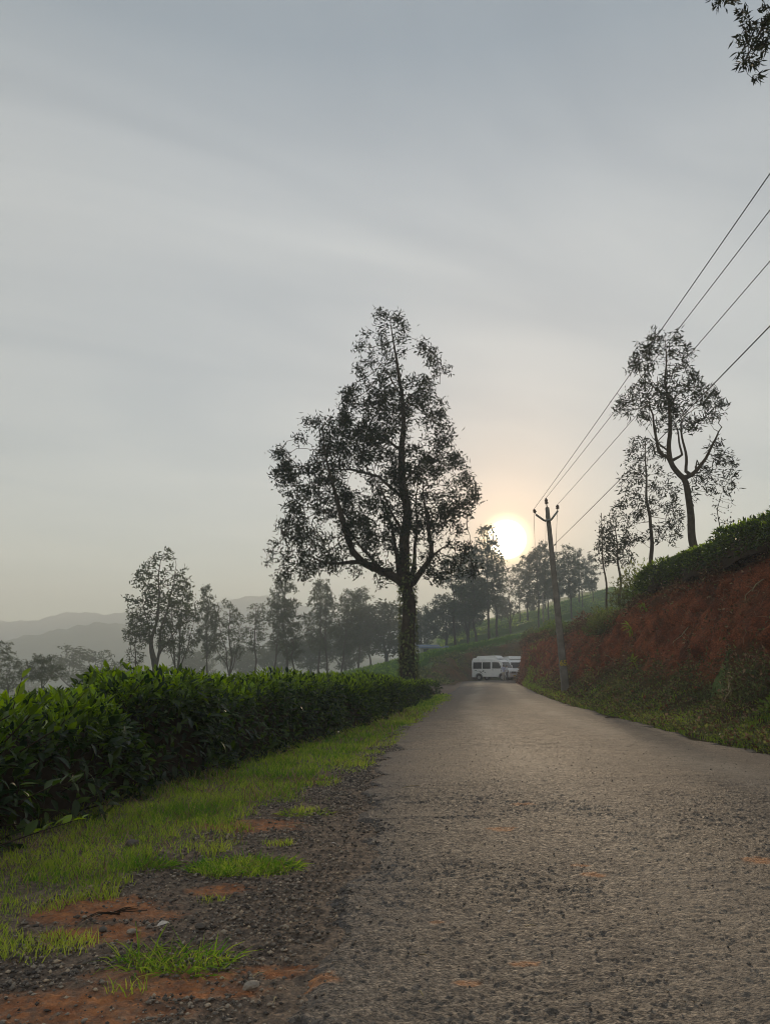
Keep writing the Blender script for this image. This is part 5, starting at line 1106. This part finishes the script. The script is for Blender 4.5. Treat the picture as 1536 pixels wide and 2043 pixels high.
# ------------------------------------------------------------------ minibuses
def minibus(label, loc, rz, seed):
    root = empty('minibus', loc, rz); tag(root, label, 'van', 'white minibuses parked at the bend')
    Ln, Wd = 4.75, 1.95; wr = .36; wx = (.95, 3.85)
    def arch(x): return [(x-.46, .36)]+[(x+.46*math.cos(a), .36+.46*math.sin(a)) for a in np.linspace(math.pi*.92, math.pi*.08, 9)]+[(x+.46, .36)]
    side = [(0.02, .36)]+arch(wx[0])+arch(wx[1])+[(4.68, .36), (4.75, .55), (4.72, .95), (4.55, 1.18), (4.15, 1.32), (3.72, 2.02), (3.40, 2.22), (2.6, 2.42), (.4, 2.46), (.12, 2.38), (.0, 2.1)]
    bm = bmesh.new(); lay = []
    for sy in (-1, 1): lay.append([bm.verts.new((x, sy*Wd/2*(1-.085*max(0, z-1.1)/1.3), z)) for x, z in side])
    bm.faces.new(lay[0][::-1] if False else lay[0]); bm.faces.new(lay[1][::-1]); m = len(side)
    for i in range(m): bm.faces.new((lay[0][i], lay[1][i], lay[1][(i+1) % m], lay[0][(i+1) % m]) if False else (lay[0][(i+1) % m], lay[0][i], lay[1][i], lay[1][(i+1) % m]))
    bmesh.ops.recalc_face_normals(bm, faces=bm.faces)
    ed = [e for e in bm.edges if (abs(e.verts[0].co.y) > .5 and e.verts[0].co.y*e.verts[1].co.y > 0 and max(e.verts[0].co.z, e.verts[1].co.z) > .9)]
    bmesh.ops.bevel(bm, geom=ed, offset=.07, segments=3, affect='EDGES', clamp_overlap=True)
    body = link('body', bm_mesh('body', bm), 'white_paint', root)
    tumble = lambda z: Wd/2*(1-.085*max(0, z-1.1)/1.3)
    def panel(name, poly, sy, mat, parent, out=.008, th=.02):
        bm = bmesh.new(); a = [bm.verts.new((x, sy*(tumble(z)+out), z)) for x, z in poly]; b_ = [bm.verts.new((x, sy*(tumble(z)+out-th), z)) for x, z in poly]
        bm.faces.new(a); bm.faces.new(b_[::-1]); m = len(poly)
        for i in range(m): bm.faces.new((a[i], b_[i], b_[(i+1) % m], a[(i+1) % m]))
        bmesh.ops.recalc_face_normals(bm, faces=bm.faces); return link(name, bm_mesh(name, bm), mat, parent)
    def rect(x0, x1, z0, z1): return [(x0, z0), (x1, z0), (x1, z1), (x0, z1)]
    for sy in (-1, 1):
        for x0, x1 in ((.22, 1.30), (1.42, 2.42)):
            w_ = panel('window', rect(x0, x1, 1.28, 1.98), sy, 'black_plastic', root)
            for a, b_ in ((x0+.05, (x0+x1)/2-.025), ((x0+x1)/2+.025, x1-.05)): panel('pane', rect(a, b_, 1.33, 1.93), sy, 'glass_dark', w_, .016)
        dr = panel('door', [(2.55, .62), (3.36, .62), (3.36, .9), (3.98, 1.26), (3.55, 2.02), (2.55, 2.06)], sy, 'white_paint', root, .006)
        panel('window', [(2.64, 1.3), (3.84, 1.3), (3.44, 1.95), (2.64, 1.98)], sy, 'glass_dark', dr, .014)
        panel('handle', rect(2.64, 2.80, 1.12, 1.17), sy, 'black_plastic', dr, .03, .03)
        for k, (x, z, l_) in enumerate(((.35, 1.1, .5), (.8, 1.02, .55), (1.25, .98, .5), (1.55, .92, .35), (1.05, .88, .4), (1.4, 1.1, .3))):
            panel('stripe', [(x, z), (x+l_*.5, z-.03), (x+l_, z-.12), (x+l_*.5, z+.035)], sy, 'decal', root, .005, .01)
        panel('skirt', rect(1.5, 3.3, .36, .42), sy, 'black_plastic', root, .01)
        for x in wx:
            t_ = empty('wheel', (x, sy*(Wd/2-.13), wr)); t_.parent = root
            for nm, r0, wd, mat in (('tyre', wr, .22, 'rubber'), ('rim', .2, .235, 'rim')):
                bm = bmesh.new(); bmesh.ops.create_cone(bm, cap_ends=True, segments=24, radius1=r0, radius2=r0, depth=wd); bmesh.ops.rotate(bm, verts=bm.verts, matrix=Matrix.Rotation(math.pi/2, 3, 'X')); link(nm, bm_mesh(nm, bm, .02, 2), mat, t_)
        bm = bmesh.new(); box(bm, (3.9, sy*(Wd/2+.17), 1.5), (.09, .2, .34)); mi = link('mirror', bm_mesh('mirror', bm, .02), 'white_paint', root)
        bm = bmesh.new(); box(bm, (3.88, sy*(Wd/2+.03), 1.36), (.04, .2, .04)); link('stalk', bm_mesh('stalk', bm), 'black_plastic', mi)
        bm = bmesh.new(); box(bm, (4.71, sy*.68, .86), (.09, .34, .24)); link('headlight', bm_mesh('headlight', bm, .03), 'lamp_glass', root)
        bm = bmesh.new(); box(bm, (.005, sy*.85, 1.0), (.03, .12, .34)); link('tail_light', bm_mesh('tail_light', bm, .01), 'red_lens', root)
    def front(name, pts, mat, parent, out):
        bm = bmesh.new(); n_ = Vector((.83, 0, .56)).normalized()
        a = [bm.verts.new(Vector(p)+n_*out) for p in pts]; b_ = [bm.verts.new(Vector(p)-n_*.02) for p in pts]; bm.faces.new(a); bm.faces.new(b_[::-1]); m = len(pts)
        for i in range(m): bm.faces.new((a[i], b_[i], b_[(i+1) % m], a[(i+1) % m]))
        bmesh.ops.recalc_face_normals(bm, faces=bm.faces); return link(name, bm_mesh(name, bm), mat, parent)
    ws = front('windscreen', [(4.12, -.82, 1.37), (4.12, .82, 1.37), (3.74, .74, 1.98), (3.74, -.74, 1.98)], 'glass_dark', root, .012)
    front('wiper', [(4.12, -.6, 1.38), (4.12, -.1, 1.38), (4.06, -.1, 1.47), (4.09, -.6, 1.42)], 'black_plastic', ws, .03)
    bm = bmesh.new(); box(bm, (4.74, 0, .88), (.05, .96, .2)); gr = link('grille', bm_mesh('grille', bm, .01), 'black_plastic', root)
    for z in (.83, .88, .93): bm = bmesh.new(); box(bm, (4.77, 0, z), (.02, .9, .02)); link('slat', bm_mesh('slat', bm), 'chrome', gr)
    bm = bmesh.new(); box(bm, (4.74, 0, .52), (.16, 1.9, .26)); link('bumper', bm_mesh('bumper', bm, .04), 'white_paint', root)
    bm = bmesh.new(); box(bm, (4.835, 0, .52), (.02, .5, .12)); link('number_plate', bm_mesh('number_plate', bm), 'yellow_paint', root)
    # roof box behind a sloping air deflector
    bm = bmesh.new(); pr = [(.5, 2.44), (.62, 2.66), (2.9, 2.70), (3.25, 2.34), (3.0, 2.30)]
    a = [bm.verts.new((x, -.72, z)) for x, z in pr]; b_ = [bm.verts.new((x, .72, z)) for x, z in pr]; bm.faces.new(a); bm.faces.new(b_[::-1])
    for i in range(5): bm.faces.new((a[i], b_[i], b_[(i+1) % 5], a[(i+1) % 5]))
    bmesh.ops.recalc_face_normals(bm, faces=bm.faces); link('roof_pod', bm_mesh('roof_pod', bm, .04), 'white_paint', root)
    return root
def heading(loc, rz, Ln=2.37): return (loc[0]-math.cos(rz)*Ln, loc[1]-math.sin(rz)*Ln, .03+float(RZ(88)))
rz1 = R(-38); v1 = np.array((12.05, 87.0)); minibus('white minibus with dark brush stripes seen from its side, nearer the hedge', heading(v1, rz1), rz1, 1)
rz2 = R(-82); v2 = np.array((14.6, 89.6)); minibus('white minibus facing the camera, half hidden by the red bank', heading(v2, rz2), rz2, 2)

# ------------------------------------------------------------------ two people beside the vans
def person(label, loc, rz, hgt, shirt, trousers, arm):
    root = empty('person', loc, rz); tag(root, label, 'person', 'people beside the vans')
    V = [(0, 0, .93)]; E = []; Rr = [(.155, .115)]
    def add(p, r_, k): V.append(p); Rr.append(r_ if isinstance(r_, tuple) else (r_, r_)); E.append((k, len(V)-1)); return len(V)-1
    w1 = add((0, .01, 1.06), (.145, .105), 0); ch = add((0, .015, 1.28), (.165, .115), w1); up = add((0, 0, 1.41), (.13, .09), ch); nk = add((0, -.005, 1.49), .055, up); hd = add((0, -.02, 1.58), (.078, .09), nk); tp = add((0, -.02, 1.68), (.07, .082), hd)
    for sx in (-1, 1):
        h = add((sx*.09, 0, .86), .092, 0); kn = add((sx*.105, -.02, .50), .062, h); ca = add((sx*.108, .0, .33), .056, kn); an = add((sx*.11, .02, .09), .04, ca); add((sx*.125, -.15, .04), (.045, .03), an)
        sh = add((sx*.185, 0, 1.385), .06, up); el = add((sx*.25, .02, 1.12), .045, sh); wr_ = add((sx*(.22 if arm else .27), -.14 if arm else -.02, .94 if not arm else 1.05), .032, el); hn = add((sx*(.2 if arm else .275), -.2 if arm else -.04, .87 if not arm else 1.05), (.036, .02), wr_)
        for q in range(4): f1_ = add((V[hn][0]+(q-1.5)*.018, V[hn][1]-.01, V[hn][2]-.045), .009, hn); add((V[f1_][0], V[f1_][1]-.015, V[f1_][2]-.035+.006*abs(q-1.5)), .008, f1_)
        add((V[hn][0]-sx*.035, V[hn][1]-.03, V[hn][2]-.02), .009, hn)
    me = bpy.data.meshes.new('body'); me.from_pydata(V, E, []); tmp = bpy.data.objects.new('body_tmp', me); COL.objects.link(tmp)
    tmp.modifiers.new('skin', 'SKIN'); sub = tmp.modifiers.new('sub', 'SUBSURF'); sub.levels = 1; sub.render_levels = 1
    for i, r_ in enumerate(Rr): me.skin_vertices[0].data[i].radius = r_
    me.skin_vertices[0].data[0].use_root = True
    dg = bpy.context.evaluated_depsgraph_get(); dg.update(); m2 = bpy.data.meshes.new_from_object(tmp.evaluated_get(dg)); bpy.data.objects.remove(tmp)
    for nm in ('skin', shirt, trousers, 'shoe'): m2.materials.append(MAT[nm])
    for p in m2.polygons:
        c = p.center; a_ = abs(c.x)
        p.material_index = 3 if c.z < .1 else 2 if (c.z < .95 and a_ < .21) else 0 if (c.z > 1.46 or (a_ > .2 and c.z < 1.13)) else 1
        p.use_smooth = True
    b_ = link('body', m2, None, root)
    bm = bmesh.new(); bmesh.ops.create_icosphere(bm, subdivisions=2, radius=.1)
    for v in bm.verts: v.co = Vector((v.co.x*.9, v.co.y*1.08+.012, v.co.z*.85+1.66))
    for v in [v for v in bm.verts if v.co.z < 1.60 or (v.co.y < -.06 and v.co.z < 1.68)]: bm.verts.remove(v)
    link('hair', bm_mesh('hair', bm), 'hair', root)
    for nm, pts, r_ in (('nose', [(0, -.10, 1.61), (0, -.125, 1.585)], .012), ('ear', [(.078, -.01, 1.62), (.082, -.005, 1.58)], .014), ('ear', [(-.078, -.01, 1.62), (-.082, -.005, 1.58)], .014), ('eye', [(.03, -.103, 1.62), (.03, -.106, 1.62)], .011), ('eye', [(-.03, -.103, 1.62), (-.03, -.106, 1.62)], .011), ('mouth', [(-.025, -.103, 1.545), (.025, -.103, 1.545)], .007)):
        V_, F_ = sweep(np.array(pts), r_, 6); link(nm, mesh_np(nm, V_, F_), 'hair' if nm == 'eye' else 'skin', root)
    root.scale = [hgt/1.75]*3; return root
c1 = at(1005, 1362, 83.6); c2 = at(1011.5, 1362, 84.4)
person('person in white-blue shirt and pale trousers standing by the van front', (float(c1[0]), 83.6, .03+float(RZ(83))), R(190), 1.72, 'blue_white_cloth', 'cream_cloth', True)
person('person in white shirt and dark trousers, closer to the second van', (float(c2[0]), 84.4, .03+float(RZ(84))), R(110), 1.68, 'white_cloth', 'dark_cloth', False)

# ------------------------------------------------------------------ low house with blue roof beyond the tea
YB = 138.0; hc = at(858, 1300, YB); hz = float(H(hc[:1], hc[1:2])[0]); house = empty('house', (float(hc[0]), YB, hz), R(8)); tag(house, 'low house with pale blue sheet roof beyond the tea slope', 'house')
ztop = float(at(858, 1286, YB)[2])-hz
bm = bmesh.new(); box(bm, (0, 0, ztop*.4), (4.2, 5, ztop*.8)); link('wall', bm_mesh('wall', bm), 'plaster', house)
bm = bmesh.new(); V = [bm.verts.new(p) for p in ((-2.6, -3, ztop*.72), (1.6, -3, ztop*.72), (1.6, .5, ztop), (-2.6, .5, ztop), (-2.6, -3, ztop*.72-.08), (1.6, -3, ztop*.72-.08), (1.6, .5, ztop-.08), (-2.6, .5, ztop-.08))]
for f in ((0, 1, 2, 3), (7, 6, 5, 4), (0, 4, 5, 1), (1, 5, 6, 2), (2, 6, 7, 3), (3, 7, 4, 0)): bm.faces.new([V[i] for i in f])
rf = link('roof', bm_mesh('roof', bm), 'blue_sheet', house)
for x in np.arange(-2.4, 1.6, .5): Vv, Ff = sweep(np.array([(x, -2.98, ztop*.72+.02), (x, .48, ztop+.02)]), .03, 4); link('rib', mesh_np('rib', Vv, Ff), 'blue_sheet', rf)
bm = bmesh.new(); box(bm, (2.35, -2.4, ztop*.62), (.9, .1, ztop*.5)); link('blue_panel', bm_mesh('blue_panel', bm), 'blue_sheet', house)
for x in (-1.2, .6): bm = bmesh.new(); box(bm, (x, -2.52, ztop*.45), (.9, .06, ztop*.28)); link('window', bm_mesh('window', bm), 'glass_dark', house)

# ------------------------------------------------------------------ haze
DENS = .0022
hm = bpy.data.materials.new('haze'); hm.use_nodes = True; ht = hm.node_tree; ht.nodes.clear(); ho = ht.nodes.new('ShaderNodeOutputMaterial'); pv = ht.nodes.new('ShaderNodeVolumePrincipled')
pv.inputs['Color'].default_value = (.82, .885, .945, 1); pv.inputs['Density'].default_value = DENS; pv.inputs['Anisotropy'].default_value = 0.0
ht.links.new(pv.outputs[0], ho.inputs['Volume'])
bm = bmesh.new(); box(bm, (0, 0, 46.5), (2200, 2200, 131)); o = link('haze', bm_mesh('haze', bm), hm); tag(o, 'pale morning haze filling the valley', 'haze', kind='stuff')
